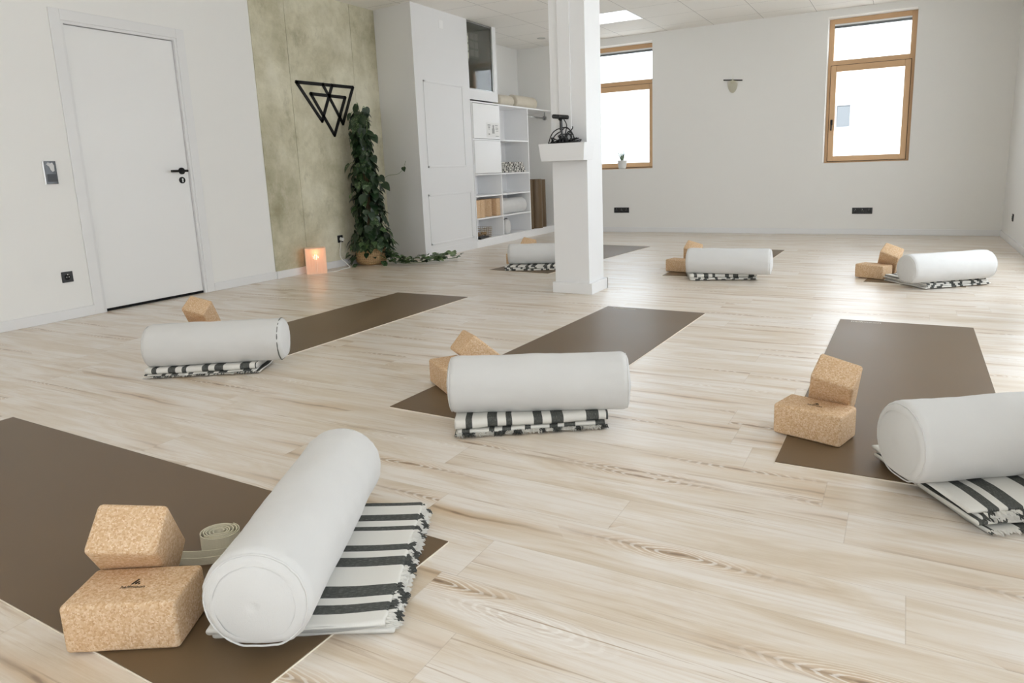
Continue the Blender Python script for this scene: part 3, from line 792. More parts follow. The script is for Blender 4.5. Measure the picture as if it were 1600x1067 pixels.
# ================================================================== CORK BLOCKS
CA, CB, CH = .246, .150, .114
def cork_mesh():
    bm = bmesh.new(); box(bm, -CA / 2, CA / 2, -CB / 2, CB / 2, 0, CH, .011, 4)
    return bm
def cork_obj(label, loc, rot, mesh=[None], group='cork yoga blocks in leaning pairs'):
    if mesh[0] is None:
        o = obj('cork_block', cork_mesh(), M['cork']); auto_smooth(o, 40); mesh[0] = o
    else:
        o = mesh[0].copy(); COL.objects.link(o)
    o.matrix_world = Matrix.Translation(loc) @ rot.to_4x4()
    tag(o, label, 'yoga block', group); return o
LOW = {}
def cork_pair(x, y, yaw, tilt, lat, spin, lab_low, lab_up, z0=.0058, logo=True, slide=0.0):
    """low block flat; second one leans with its underside on the low block's far top edge, turned by spin in that plane"""
    R = Matrix.Rotation(yaw, 3, 'Z')
    lo = cork_obj(lab_low, Vector((x, y, z0)), R)
    th = tilt; top = CH; yb = CB / 2 - .004
    dv = Vector((0, -cos(th), sin(th))); nv = Vector((0, sin(th), cos(th)))
    B = Matrix((dv, nv.cross(dv), nv)).transposed()
    B = Matrix.Rotation(spin, 3, nv) @ B
    piv = Vector((lat, yb, top))                       # the far top edge of the low block, a line on the underside
    drop = max(-(B @ Vector((sx * CA / 2, sy * CB / 2, 0))).z for sx in (-1, 1) for sy in (-1, 1))
    s_ = (drop - top) / sin(th)                        # slide along the underside until the lowest corner is on the floor
    base = piv + dv * (s_ + slide) + nv * .001
    cork_obj(lab_up, Vector((x, y, z0)) + R @ base, R @ B)
    if logo:
        text_mesh('lettering', 'halfmoon', .0145, M['ink'], lo, (.004, -.010, CH + .0002), (0, 0, 0))
        bm = bmesh.new()       # the small "h." mark: leaning stem, arch, dot
        def quad(pts):
            pts = [(a * .8 + .004, b * .8 - .013) for a, b in pts]
            A = [bm.verts.new((a, b, CH + .0002)) for a, b in pts]; B_ = [bm.verts.new((a, b, CH + .0008)) for a, b in pts]
            bm.faces.new(B_); bm.faces.new(A[::-1]); n = len(pts)
            for k in range(n): bm.faces.new((A[k], A[(k + 1) % n], B_[(k + 1) % n], B_[k]))
        quad([(-.013, .016), (-.007, .016), (.002, .040), (-.004, .040)])
        quad([(-.003, .022), (.004, .030), (.008, .028), (.002, .016), (-.001, .016)])
        quad([(.007, .016), (.012, .016), (.012, .021), (.007, .021)])
        obj('emblem', bm, M['ink'], lo)
    return lo
cork_pair(-1.474, .812, RD(29.8), RD(47), -.050, RD(12.6), 'large cork block lying flat in the foreground with a printed mark', 'cork block leaning on the foreground one, beside the rolled strap')
cork_pair(-.247, 2.614, RD(-16.4), RD(54), .020, RD(16), 'cork block lying flat on the right-hand mat', 'tilted cork block leaning on the one on the right-hand mat')
cork_pair(-1.845, 2.610, RD(-36), RD(42), .0, RD(0), 'cork block behind the left end of the centre bolster', 'cork block tipped up behind the centre bolster', logo=False)
cork_pair(-3.86, 2.74, RD(8), RD(50), -.06, RD(20), 'cork block lying hidden behind the bolster near the door', 'cork block peeking over the bolster near the door', logo=False)
cork_pair(-1.835, 6.41, RD(-14), RD(52), .06, RD(20), 'cork block lying flat left of the back row bolster right of the pillar', 'cork block tipped up beside the back row bolster right of the pillar', logo=False)
cork_pair(-.200, 6.455, RD(-28), RD(52), .07, RD(25), 'cork block lying flat left of the rightmost back row bolster', 'cork block leaning left of the rightmost back row bolster', logo=False)
cork_pair(-3.635, 6.505, RD(-2), RD(50), .06, RD(15), 'cork block showing as a sliver left of the bolster behind the pillar', 'cork block whose corner shows above the bolster behind the pillar', logo=False)

# ================================================================== STRAP
st = thing('yoga_strap', 'rolled cream cotton strap between the foreground cork blocks and bolster', 'strap', (-1.612, 1.135, .006), RD(20))
M['strap'] = mat('cotton_webbing', (.74, .70, .56), .9, .15); t = NT(M['strap']); uvv = t.coords('Object'); t.bump(t.noise(t.scale(uvv, (1, 1, 9)), 120, 2), .4, .002)
bm = bmesh.new(); ribbon = []
turns = 5.2; n = 220
for i in range(n + 1):
    s = i / n; a = 2 * pi * turns * s; r_ = .012 + .043 * s + .0015 * sin(a * 1.3)
    ribbon.append((r_ * cos(a), r_ * .86 * sin(a)))
def ribbon_mesh(bm, P, z0, z1, th=.0022, zf=None):
    rows = []
    for i, (a, b) in enumerate(P):
        p0 = Vector(P[max(i - 1, 0)]); p1 = Vector(P[min(i + 1, len(P) - 1)]); tt = (p1 - p0).normalized(); nn = Vector((-tt.y, tt.x)) * th / 2
        za = z0 + (zf(i / (len(P) - 1)) if zf else 0); zb = z1 + (zf(i / (len(P) - 1)) if zf else 0)
        rows.append([bm.verts.new((a + nn.x, b + nn.y, za)), bm.verts.new((a - nn.x, b - nn.y, za)), bm.verts.new((a - nn.x, b - nn.y, zb)), bm.verts.new((a + nn.x, b + nn.y, zb))])
    for A, B in zip(rows, rows[1:]):
        for k in range(4): bm.faces.new((A[k], A[(k + 1) % 4], B[(k + 1) % 4], B[k]))
    bm.faces.new(rows[0]); bm.faces.new(rows[-1][::-1])
ribbon_mesh(bm, ribbon, .0, .050)
obj('roll', bm, M['strap'], st, False)
bm = bmesh.new(); pts = spline([(-.075, -.075, 0), (-.02, -.070, 0), (.04, -.052, 0), (.085, -.02, 0)], 8)
ribbon_mesh(bm, [(p.x, p.y) for p in pts], .0, .028, .0022, lambda s: 0.0)
obj('tail', bm, M['strap'], st)
bm = bmesh.new(); pts = spline([(-.068, -.095, 0), (0, -.088, 0), (.06, -.064, 0), (.10, -.03, 0)], 8)
ribbon_mesh(bm, [(p.x, p.y) for p in pts], .0, .020)
obj('tail', bm, M['strap'], st)

# ================================================================== WALL EMBLEM (triangle line art)
em_ = thing('wall_emblem', 'black metal emblem of overlapping triangles on the concrete wall', 'emblem', (XL + .014, 5.434, 1.43))
def EM(px, py):        # photo reading of the sign face, converted to wall metres (y along the wall, z up)
    return (px, py)
TL, TR = (0.0, .527), (.842, .545)
pts_ = dict(A=(0.0, .530), B=(.838, .545), C=(.315, .155), D=(.632, .140), E_=(.485, .012), F=(.185, .428), G=(.70, .425), P1=(.372, .538), P2=(.512, .541), X=(.448, .425))
bars = [('A', 'B'), ('A', 'C'), ('C', 'P2'), ('B', 'D'), ('D', 'P1'), ('F', 'G'), ('F', 'E_'), ('G', 'E_')]
bm = bmesh.new(); wdt = .034
for a, b_ in bars:
    p, q_ = Vector((0, *pts_[a])), Vector((0, *pts_[b_])); dd = (q_ - p).normalized(); nn = Vector((0, -dd.z, dd.y)) * wdt / 2
    ex = dd * .012
    vs = []
    for xx in (0, .009):
        for v in (p - ex + nn, p - ex - nn, q_ + ex - nn, q_ + ex + nn): vs.append(bm.verts.new((xx, v.y, v.z)))
    bm.faces.new(vs[:4][::-1]); bm.faces.new(vs[4:])
    for k in range(4): bm.faces.new((vs[k], vs[(k + 1) % 4], vs[4 + (k + 1) % 4], vs[4 + k]))
obj('line_frame', bm, M['black_metal'], em_)
for q_ in ('A', 'B', 'E_'):
    bm = bmesh.new(); cyl(bm, (-.004, *pts_[q_]), (0.001, *pts_[q_]), .006, seg=10); obj('standoff', bm, M['black_metal'], em_)

# ================================================================== SOCKETS, SWITCHES
def socket(loc, rotz, n, label, horizontal=True, holes=True, group=None):
    """face looks along local -y"""
    t = thing('wall_socket', label, 'socket', loc, rotz, group); w = .081 * n if horizontal else .081
    h = .081 if horizontal else .081 * n
    bm = bmesh.new(); box(bm, -w / 2, w / 2, -.009, 0, -h / 2, h / 2, .003, 2); obj('cover_frame', bm, M['black'], t)
    for i in range(n):
        c0 = (-w / 2 + .0405 + .0775 * i * (w / (.081 * n)) + i * .0035) if horizontal else 0
        z0 = 0 if horizontal else (-h / 2 + .0405 + .081 * i)
        bm = bmesh.new(); lathe(bm, [(.024, 0), (.022, -.002), (.020, .004)], 24); bmesh.ops.rotate(bm, cent=(0, 0, 0), matrix=Matrix.Rotation(-pi / 2, 3, 'X'), verts=bm.verts)
        bmesh.ops.translate(bm, vec=(c0, -.0105, z0), verts=bm.verts); ins = obj('insert', bm, mat_get('socket_insert'), t, True)
        bm = bmesh.new(); cyl(bm, (c0 - .0095, -.0145, z0), (c0 - .0095, -.009, z0), .0025, seg=8); cyl(bm, (c0 + .0095, -.0145, z0), (c0 + .0095, -.009, z0), .0025, seg=8); box(bm, c0 - .003, c0 + .003, -.0148, -.012, z0 + .017, z0 + .022); obj('contact', bm, M['silver'], ins)
    return t
_mg = {}
def mat_get(n):
    if n not in _mg: _mg[n] = mat(n, (.02, .02, .021), .3, .5)
    return _mg[n]
socket((XL, 2.948, .322), pi / 2, 1, 'single black socket low on the left wall beside the door')
socket((XL + .012, 5.868, .31), pi / 2, 1, 'black socket on the concrete wall beside the plant')
socket((-3.843, YB, .335), 0, 3, 'black triple socket strip below the left-hand window')
socket((-.490, YB, .313), 0, 3, 'black triple socket strip below the right-hand window')
socket((XR, 9.27, .293), -pi / 2, 1, 'black socket on the right wall by the corner')
# touch panel / switch
sw = thing('wall_switch', 'tall black glossy switch panel with silver edge left of the door', 'switch', (XL, 2.945, 1.10), pi / 2)
bm = bmesh.new(); box(bm, -.045, .043, -.012, 0, -.085, .085, .002, 1); obj('back_plate', bm, M['silver'], sw)
bm = bmesh.new(); box(bm, -.036, .043, -.020, -.012, -.083, .083, .002, 1); obj('glass_front', bm, mat('black_glass', (.01, .01, .01), .06, .6), sw)
bm = bmesh.new()
pp = [(-.026, .060), (-.012, .074), (.004, .066), (.018, .073), (.028, .05), (.026, .012), (.012, .004), (.0, .02), (-.006, .044), (-.016, .05)]
A = [bm.verts.new((a, -.0206, b_)) for a, b_ in pp]; bm.faces.new(A); obj('pale_mark', bm, mat('pale_icon', (.6, .6, .6), .4), sw)  # flat pale grey shape on the glass front
bm = bmesh.new(); box(bm, -.030, .036, -.0215, -.020, -.066, -.012, .001, 1); obj('rocker', bm, mat_get('socket_insert'), sw)

# ================================================================== PILLAR BOX + WEBCAM + CABLES
pb = thing('box_shelf', 'white open-topped box mounted on the pillar holding cables', 'box', (-2.515, 4.872, 1.056))
W_, Dp, Hh = .385, .190, .130
def shell(bm, top, bot, h, t):
    (a0, a1, c0, c1), (b0_, b1_, d0, d1) = top, bot
    o = [bm.verts.new(v) for v in ((b0_, d0, 0), (b1_, d0, 0), (b1_, d1, 0), (b0_, d1, 0), (a0, c0, h), (a1, c0, h), (a1, c1, h), (a0, c1, h))]
    i_ = [bm.verts.new(v) for v in ((b0_ + t, d0 + t, t), (b1_ - t, d0 + t, t), (b1_ - t, d1 - t, t), (b0_ + t, d1 - t, t), (a0 + t, c0 + t, h), (a1 - t, c0 + t, h), (a1 - t, c1 - t, h), (a0 + t, c1 - t, h))]
    for k in range(4):
        l = (k + 1) % 4
        bm.faces.new((o[k], o[l], o[4 + l], o[4 + k])); bm.faces.new((i_[l], i_[k], i_[4 + k], i_[4 + l])); bm.faces.new((o[4 + k], o[4 + l], i_[4 + l], i_[4 + k]))
    bm.faces.new(o[:4][::-1]); bm.faces.new(i_[:4])
bm = bmesh.new(); shell(bm, (0, W_, 0, Dp), (.018, W_ - .012, .006, Dp), Hh, .007); obj('tray', bm, M['paint'], pb)
wc = thing('webcam', 'black webcam on a small tripod in the pillar box', 'webcam', (-2.365, 4.965, 1.063))
cz = .322
bm = bmesh.new()
bx_ = Matrix.Rotation(RD(-12), 4, 'Z')
vs0 = len(bm.verts); box(bm, -.066, .066, -.018, .018, cz - .015, cz + .017, .013, 4); bmesh.ops.rotate(bm, cent=(0, 0, cz), matrix=Matrix.Rotation(RD(6), 3, 'Y') @ Matrix.Rotation(RD(20), 3, 'Z'), verts=bm.verts)
bdy = obj('camera_body', bm, M['black'], wc)
bm = bmesh.new(); cyl(bm, (-.006, -.024, cz + .001), (-.006, -.016, cz + .001), .011, seg=20); obj('lens', bm, mat('lens_black', (.01, .01, .012), .05, .8), bdy)
bm = bmesh.new(); cyl(bm, (.003, 0, cz - .035), (.0, 0, cz - .014), .006, .02, seg=14); cyl(bm, (.004, 0, cz - .10), (.003, 0, cz - .03), .012, .011, seg=14); cyl(bm, (.022, 0, .09), (.006, 0, cz - .10), .009, .008, seg=14); obj('stem', bm, M['black'], wc)
for a in (0.2, 2.3, 4.3):
    bm = bmesh.new(); tube(bm, [(.022, 0, .10), (.022 + .06 * cos(a), .04 * sin(a), .004)], .006, 8); obj('leg', bm, M['black'], wc)
cb = thing('cable_bundle', 'tangle of black cables spilling over the pillar box', 'cables', (-2.36, 4.965, 1.07))
rr = random.Random(5)
arcs = [[(-.125, 0, .09), (-.07, -.01, .20), (.02, 0, .235), (.085, .0, .20), (.115, .01, .10)], [(-.12, .02, .09), (-.06, 0, .175), (.0, 0, .21), (.05, -.01, .235), (.10, 0, .17), (.12, 0, .08)],
        [(.0, .01, .08), (.03, .02, .18), (.065, .01, .205), (.085, 0, .16), (.07, -.01, .08)], [(.02, 0, .30), (.045, 0, .25), (.03, .0, .17), (.035, 0, .08)], [(-.07, -.01, .08), (-.03, .0, .14), (.02, 0, .15), (.06, .01, .12), (.08, 0, .07)],
        [(-.04, .0, .07), (-.05, .0, .12), (.0, .01, .13), (.04, 0, .17), (.09, 0, .22), (.095, 0, .24)], [(.10, .02, .10), (.06, .0, .19), (.04, -.01, .10), (.09, 0, .07)]]
bm = bmesh.new()
for a in arcs: tube(bm, spline(a, 8), .0042, 7)
obj('loose_cable', bm, M['black'], cb, True)
bm = bmesh.new()
for k in range(20):
    c0 = Vector((rr.uniform(-.07, .10), rr.uniform(-.03, .03), rr.uniform(.10, .165)))
    P = [c0 + Vector((rr.uniform(-.06, .06), rr.uniform(-.03, .03), rr.uniform(-.04, .035))) for _ in range(5)]
    tube(bm, spline(P, 6), .0045, 6)
obj('coiled_cable', bm, M['black'], cb, True)
bm = bmesh.new(); box(bm, -.11, .16, -.05, .05, .035, .125, .02, 2); obj('adapter', bm, M['black'], cb)

# ================================================================== LAMP
lp = thing('slatted_lamp', 'small lit wooden slat lamp on the floor against the concrete wall', 'lamp', (-5.435, 5.345, 0), RD(44))
M['veneer'] = mat('glowing_veneer', (.62, .36, .19), .6, .3, Subsurface_Weight=.0)
bn = M['veneer'].node_tree.nodes['Principled BSDF']; bn.inputs['Emission Color'].default_value = (1, .55, .32, 1); bn.inputs['Emission Strength'].default_value = .05
t = NT(M['veneer']); t.color(t.mix(t.noise(t.scale(t.coords('Object'), (40, 40, 3)), 2, 3), (.84, .64, .50), (.70, .48, .34)))
lw, ld, lh = .205, .11, .275
bm = bmesh.new(); box(bm, -lw / 2, lw / 2, -ld / 2, ld / 2, .0, .012, .002, 1); obj('base', bm, M['veneer'], lp)
bm = bmesh.new(); box(bm, -lw / 2, lw / 2, -ld / 2, ld / 2, lh - .01, lh, .002, 1); obj('top', bm, M['veneer'], lp)
bm = bmesh.new(); ns = 13
for k in range(ns):
    xx = -lw / 2 + (lw - .011) * k / (ns - 1); 
    for yy in (-ld / 2, ld / 2 - .005): box(bm, xx, xx + .0142, yy, yy + .005, .012, lh - .01)
for k in range(7):
    yy = -ld / 2 + .006 + (ld - .026) * k / 6
    for xx in (-lw / 2, lw / 2 - .005): box(bm, xx, xx + .005, yy, yy + .012, .012, lh - .01)
obj('slats', bm, M['veneer'], lp)
bulbm = mat('warm_bulb', (1, .9, .7), .5); bn = bulbm.node_tree.nodes['Principled BSDF']; bn.inputs['Emission Color'].default_value = (1, .74, .46, 1); bn.inputs['Emission Strength'].default_value = 4
bm = bmesh.new(); bmesh.ops.create_uvsphere(bm, u_segments=20, v_segments=12, radius=.028, matrix=Matrix.Translation((0, -.01, .175))); obj('bulb', bm, bulbm, lp, True)
bm = bmesh.new(); cyl(bm, (0, -.01, .012), (0, -.01, .15), .012, seg=12); obj('bulb_holder', bm, M['white_plastic'], lp)
M['cord'] = mat('white_cord', (.8, .8, .78), .5)
cd = thing('power_cord', 'white cord running from the lamp to the socket by the plant', 'cord', (-5.40, 5.40, 0))
bm = bmesh.new(); tube(bm, spline([(.03, .02, .006), (.08, .12, .006), (.03, .25, .006), (.02, .38, .006), (-.04, .42, .03), (-.12, .40, .12), (-.155, .465, .28)], 8), .0045, 7); obj('cable', bm, M['cord'], cd, True)
bm = bmesh.new(); cyl(bm, (-.158, .468, .308), (-.125, .468, .305), .019, seg=16); obj('plug', bm, M['cord'], cd)

# ================================================================== PLANT
PX, PY = -5.352, 6.12
pt = thing('potted_pothos', 'tall climbing pothos in a woven basket in the corner by the concrete wall', 'plant', (PX, PY, 0))
bask = mat('woven_seagrass', rough=.8, spec=.2); t = NT(bask); pc = t.coords('Object')
s_ = t.sep(pc); ang_ = t.math('ARCTAN2', s_[1], s_[0])
ww = t.math('SINE', t.math('MULTIPLY', s_[2], 330)); w2_ = t.math('SINE', t.math('ADD', t.math('MULTIPLY', ang_, 46), t.math('MULTIPLY', t.math('FLOOR', t.math('MULTIPLY', s_[2], 105)), 3.14159)))
hh = t.math('MULTIPLY', t.math('ADD', ww, 1.2), t.math('ADD', w2_, 1.4))
t.color(t.mix(t.ramp(hh, [(.0, (0, 0, 0)), (1, (1, 1, 1))]), (.30, .175, .075), (.60, .41, .22))); t.bump(hh, .6, .004)
bm = bmesh.new(); lathe(bm, [(.125, 0), (.165, .03), (.180, .09), (.172, .15), (.150, .205), (.155, .215), (.145, .218), (.140, .19)], 48, cap1=False); obj('basket', bm, bask, pt, True)
bm = bmesh.new(); lathe(bm, [(.141, .185), (.141, .19)], 32); obj('soil', bm, mat('soil', (.03, .02, .015), .95, .1), pt)
bm = bmesh.new(); cyl(bm, (0, 0, .18), (.01, .0, 1.62), .032, .028, seg=14); obj('moss_pole', bm, mat('moss_pole', (.12, .085, .05), .95, .1), pt)
lm = mat('pothos_leaf', rough=.32, spec=.5); t = NT(lm)
at = t.n('ShaderNodeAttribute', attribute_name='tone'); tone = at.outputs['Fac']
vn = t.noise(t.scale(t.coords('UV'), (9, 3, 1)), 2.0, 4, .6, .6)
c_ = t.ramp(tone, [(0, (.008, .020, .008)), (.5, (.016, .042, .014)), (.85, (.04, .095, .025)), (1, (.13, .21, .07))])
var = t.math('MULTIPLY', t.ramp(vn, [(.54, (0, 0, 0)), (.64, (1, 1, 1))]), t.math('MULTIPLY', t.math('GREATER_THAN', tone, .45), .7))
t.color(t.mix(var, c_, (.42, .50, .28)))
stm = mat('green_stem', (.10, .16, .05), .5)

def leaf(bm, uvl, tl, p, dirv, nrm, size, tone):
    d = dirv.normalized(); n = (nrm - d * nrm.dot(d)); n = n.normalized() if n.length > 1e-4 else d.orthogonal().normalized()
    s = d.cross(n)
    prof = [(-.10, 0, 0), (-.16, .20, .02), (-.06, .38, .05), (.18, .47, .05), (.45, .40, .03), (.72, .22, -.03), (1.0, 0, -.14)]
    mid = [(-.02, 0, -.05), (.18, 0, -.07), (.45, 0, -.07), (.72, 0, -.09)]
    def W(a, b, c): return p + (d * a + s * b + n * (c - .10 * a * a)) * size
    M_ = [bm.verts.new(W(*q)) for q in mid]; tip = bm.verts.new(W(*prof[-1])); b0_ = bm.verts.new(W(*prof[0]))
    for sg in (1, -1):
        P = [bm.verts.new(W(a, b * sg, c)) for a, b, c in prof[1:-1]]
        polys = [(b0_, P[0], P[1], M_[0]), (M_[0], P[1], P[2], M_[1]), (M_[1], P[2], P[3], M_[2]), (M_[2], P[3], P[4], M_[3]), (M_[3], P[4], tip)]
        for q in polys:
            f = bm.faces.new(q if sg > 0 else q[::-1]); f.smooth = True
            for l in f.loops:
                l[uvl].uv = ((l.vert.co - p).dot(s) / size + tone * 7, (l.vert.co - p).dot(d) / size); l[tl] = (tone, tone, tone, 1)
rr = random.Random(42)
bm = bmesh.new(); uvl = bm.loops.layers.uv.new('UVMap'); tl = bm.loops.layers.float_color.new('tone')
def R_at(z): return .115 + .13 * max(0, 1 - (z - .2) / 1.0) + .02 * sin(z * 9)
ctr = lambda z: Vector((.0 + .02 * sin(z * 3), .0, z))
for k in range(760):
    z = .22 + 1.46 * rr.random() ** 1.05
    a = rr.uniform(0, 2 * pi); r_ = R_at(z) * rr.uniform(.45, 1.0)
    if z > 1.5: r_ *= .8
    p = ctr(z) + Vector((r_ * cos(a), r_ * sin(a), 0))
    out = Vector((cos(a), sin(a), 0))
    if PX + p.x < XL + .06: p.x = XL + .06 - PX + rr.uniform(0, .05)
    dv = (out * rr.uniform(.1, .7) + Vector((rr.uniform(-.4, .4), rr.uniform(-.4, .4), rr.uniform(-1.1, -.15))))
    if PX + p.x < XL + .16 and dv.x < 0: dv.x *= -.3
    leaf(bm, uvl, tl, p, dv, out + Vector((0, 0, .5)), rr.uniform(.055, .105), min(1, max(0, rr.gauss(.36, .22))))
# stray shoots reaching out
stray = [(-.11, -.13, 1.12), (-.12, -.10, 1.02), (.14, .02, 1.42), (.10, -.08, 1.62), (.13, .0, 1.2), (.19, .02, .98), (.22, .04, .9), (-.05, -.11, 1.66), (.0, -.06, 1.74), (-.03, -.02, 1.76), (.06, .02, 1.72)]
stems = []
for x, y, z in stray:
    leaf(bm, uvl, tl, Vector((x, y, z)), Vector((x * 3, y * 3, -.6)), Vector((x * 2, y - .6, .8)), rr.uniform(.08, .11), rr.uniform(.2, .5))
    stems.append([(0, 0, z - .12), (x * .6, y * .6, z + .02), (x, y, z)])
leaf(bm, uvl, tl, Vector((.40, .18, 1.07)), Vector((.3, -.2, -.5)), Vector((.3, -.6, .5)), .055, .2)
# skirt over the basket and the vine trailing along the floor
for k in range(120):
    a = rr.uniform(-2.6, .9); r_ = rr.uniform(.14, .27); z = rr.uniform(.10, .36) if r_ < .2 else rr.uniform(.03, .30)
    p = Vector((r_ * cos(a), r_ * sin(a), z))
    if PX + p.x < XL + .06: p.x = XL + .07 - PX
    if -1.75 < a < -.05 and z < .22 and rr.random() < .8: continue
    leaf(bm, uvl, tl, p, Vector((cos(a), sin(a), -.9 + rr.uniform(-.4, .6))), Vector((cos(a), sin(a), .7)), rr.uniform(.05, .085), min(1, max(0, rr.gauss(.45, .25))))
foliage = obj('foliage', bm, lm, pt, normals=False)
vp = spline([(.12, -.06, .14), (.27, -.03, .06), (.38, -.01, .03), (.50, .01, .022), (.60, .13, .022), (.665, .30, .022), (.72, .44, .022), (.79, .58, .022)], 10)
bm = bmesh.new(); uvl = bm.loops.layers.uv.new('UVMap'); tl = bm.loops.layers.float_color.new('tone')
for k in range(150):
    i = min(len(vp) - 2, int((rr.random() ** .9) * (len(vp) - 1))); p = vp[i] + Vector((rr.uniform(-.06, .06), rr.uniform(-.06, .06), rr.uniform(.0, .075) + max(0, .10 - i * .004)))
    a = rr.uniform(0, 2 * pi); p.z = max(p.z, .03)
    if p.x + PX < XC + .05 and p.y + PY > 6.52: p.y = 6.5 - PY
    if p.x + PX < XC + .09 and p.y + PY > 6.50: p.x = XC + .10 - PX
    leaf(bm, uvl, tl, p, Vector((cos(a), sin(a) - .2, rr.uniform(-.25, .45))), Vector((rr.uniform(-.4, .4), -.4, 1)), rr.uniform(.045, .075), min(1, max(0, rr.gauss(.5 + .45 * i / len(vp), .2))))
obj('trailing_vine', bm, lm, pt, normals=False)
bm = bmesh.new(); tube(bm, vp, .004, 6)
for s in stems: tube(bm, spline(s, 5), .0028, 5)
tube(bm, spline([(.10, .02, .85), (.22, .10, .98), (.33, .16, 1.0), (.40, .18, 1.06), (.43, .19, 1.14)], 6), .002, 5)
for k in range(9):
    a = k * .7; tube(bm, spline([(.04 * cos(a + z * 4) + .05 * cos(a), .04 * sin(a + z * 4) + .05 * sin(a), z) for z in (.2, .5, .8, 1.1, 1.4, 1.62)], 5), .0035, 5)
obj('stems', bm, stm, pt, True)

# ---- small succulent in a glass pot on the left window sill
sp = thing('succulent', 'small aloe in a translucent pot on the left window sill', 'plant', (-3.862, 10.265, W1[2]))
bm = bmesh.new(); lathe(bm, [(.052, 0.001), (.060, .03), (.072, .125), (.074, .13), (.068, .13), (.055, .03), (.048, .012)], 28, cap1=True); obj('pot', bm, mat('milky_pot', (.66, .66, .64), .25, .6), sp, True)
bm = bmesh.new(); rr = random.Random(9)
for k in range(11):
    a = k * 2.4; l = rr.uniform(.17, .27) if k < 5 else rr.uniform(.09, .16); ln = rr.uniform(.15, .7)
    tube(bm, spline([(0.01 * cos(a), .01 * sin(a), .11), (l * ln * .5 * cos(a), l * ln * .5 * sin(a), .11 + l * .55), (l * ln * cos(a), l * ln * .8 * sin(a), .11 + l)], 5), lambda s: .010 * (1 - s) + .001, 6)
obj('leaves', bm, mat('aloe_green', (.16, .22, .15), .5), sp, True)

# ---- wall hanging
wh = thing('wall_hanging', 'small black rod with pale thread tassel on the far wall between windows', 'wall hanging', (-2.194, YB - .012, 2.108))
bm = bmesh.new(); cyl(bm, (-.128, 0, .012), (.128, 0, -.010), .008, seg=12); obj('rod', bm, M['black_metal'], wh)
M['thread'] = mat('pale_thread', (.62, .59, .47), .9, .1)
bm = bmesh.new(); rr = random.Random(4)
for k in range(46):
    f = (k / 45 - .5); x1 = f * .15; l = .17 * math.sqrt(max(.05, 1 - (2 * f) ** 2)); tube(bm, spline([(f * .02, -.006, 0), (x1 * .8, -.004, -l * .35), (x1, -.002, -l)], 4), .0011, 4)
tube(bm, [(0, -.009, .015), (0, -.009, -.012)], .007, 8); tube(bm, [(0, 0, .01), (0, .002, .075)], .0012, 4)
obj('tassel', bm, M['thread'], wh)

# ================================================================== THINGS ON THE SHELVES
# rolled mats standing in the open bay
for i, (x, y, r_, h, lab) in enumerate([(-5.06, 9.395, .088, .735, 'leftmost rolled brown mat standing in the open bay'), (-5.045, 9.605, .104, .745, 'middle rolled brown mat standing in the open bay, the widest'), (-5.08, 9.82, .095, .735, 'rightmost rolled brown mat standing in the open bay')]):
    t_ = thing('rolled_mat', lab, 'rolled mat', (x, y, .105), RD(30 * i), 'rolled mats standing in the bay')
    bm = bmesh.new(); P = []
    tn = 6; nn_ = 200
    for k in range(nn_ + 1):
        s = k / nn_; a = 2 * pi * tn * s; P.append(((.012 + (r_ - .012) * s) * cos(a), (.012 + (r_ - .012) * s) * sin(a)))
    ribbon_mesh(bm, P, 0, h, (r_ - .012) / tn * .82); obj('roll', bm, M['mat'], t_)
# bolsters on top / in the cubbies
GS = 'spare bolsters stored on the shelves'
bolster((-5.12, 8.86, 1.888 + .075), pi / 2, 'beige bolster lying on the top board behind the glazed block', GS, L=.40, r=.082, seed=21, m='linen_beige')
bolster((-5.16, 9.50, 1.888 + .093), pi / 2, 'long beige bolster on the top board towards the window wall', GS, L=.66, r=.098, seed=22, m='linen_beige')
bolster((-5.10, 8.872, .385 + .105), pi / 2, 'cream bolster filling the cubby beside the cork blocks', GS, L=.72, r=.118, seed=23)
bolster((-5.16, 8.62, .105 + .098), RD(8), 'cream bolster pushed end-first into the bottom cubby', GS, L=.36, r=.112, seed=24)
bs = thing('carry_strap', 'dark strap looped round the bolster end in the bottom cubby', 'strap', (-5.02, 8.635, .203))
bm = bmesh.new(); tube(bm, [(0, .121 * cos(a), max(-.094, .121 * sin(a))) for a in [2 * pi * k / 48 for k in range(48)]], .006, 6, True); obj('loop', bm, M['black'], bs)
# blankets in the cubby
z = .967
for i, (lab, h, sh_, yy) in enumerate([('bottom striped blanket of the pile in the cubby', .052, .1, 8.86), ('second striped blanket of the pile in the cubby', .042, .5, 8.87), ('top striped blanket of the pile in the cubby, rolled at its left end', .052, .8, 8.85)]):
    t_ = thing('folded_blanket', lab, 'blanket', (-5.12, yy, z), pi / 2, 'striped blankets piled in the cubby')
    bm = bmesh.new(); uvl = bm.loops.layers.uv.new('UVMap')
    slab(bm, uvl, -.33 + .02 * i, .33 - .03 * i, -.15, .15, .001, h * .5 - .001, sh_, 70 + i, wav=.008)
    slab(bm, uvl, -.33 + .02 * i, .33 - .03 * i, -.145, .15, h * .5, h - .002, sh_ + .07, 80 + i, wav=.008)
    for f in bm.faces:
        for l in f.loops: l[uvl].uv = (l[uvl].uv[0] * 1.1, l[uvl].uv[1])
    obj('folds', bm, M['blanket'], t_, True); z += h
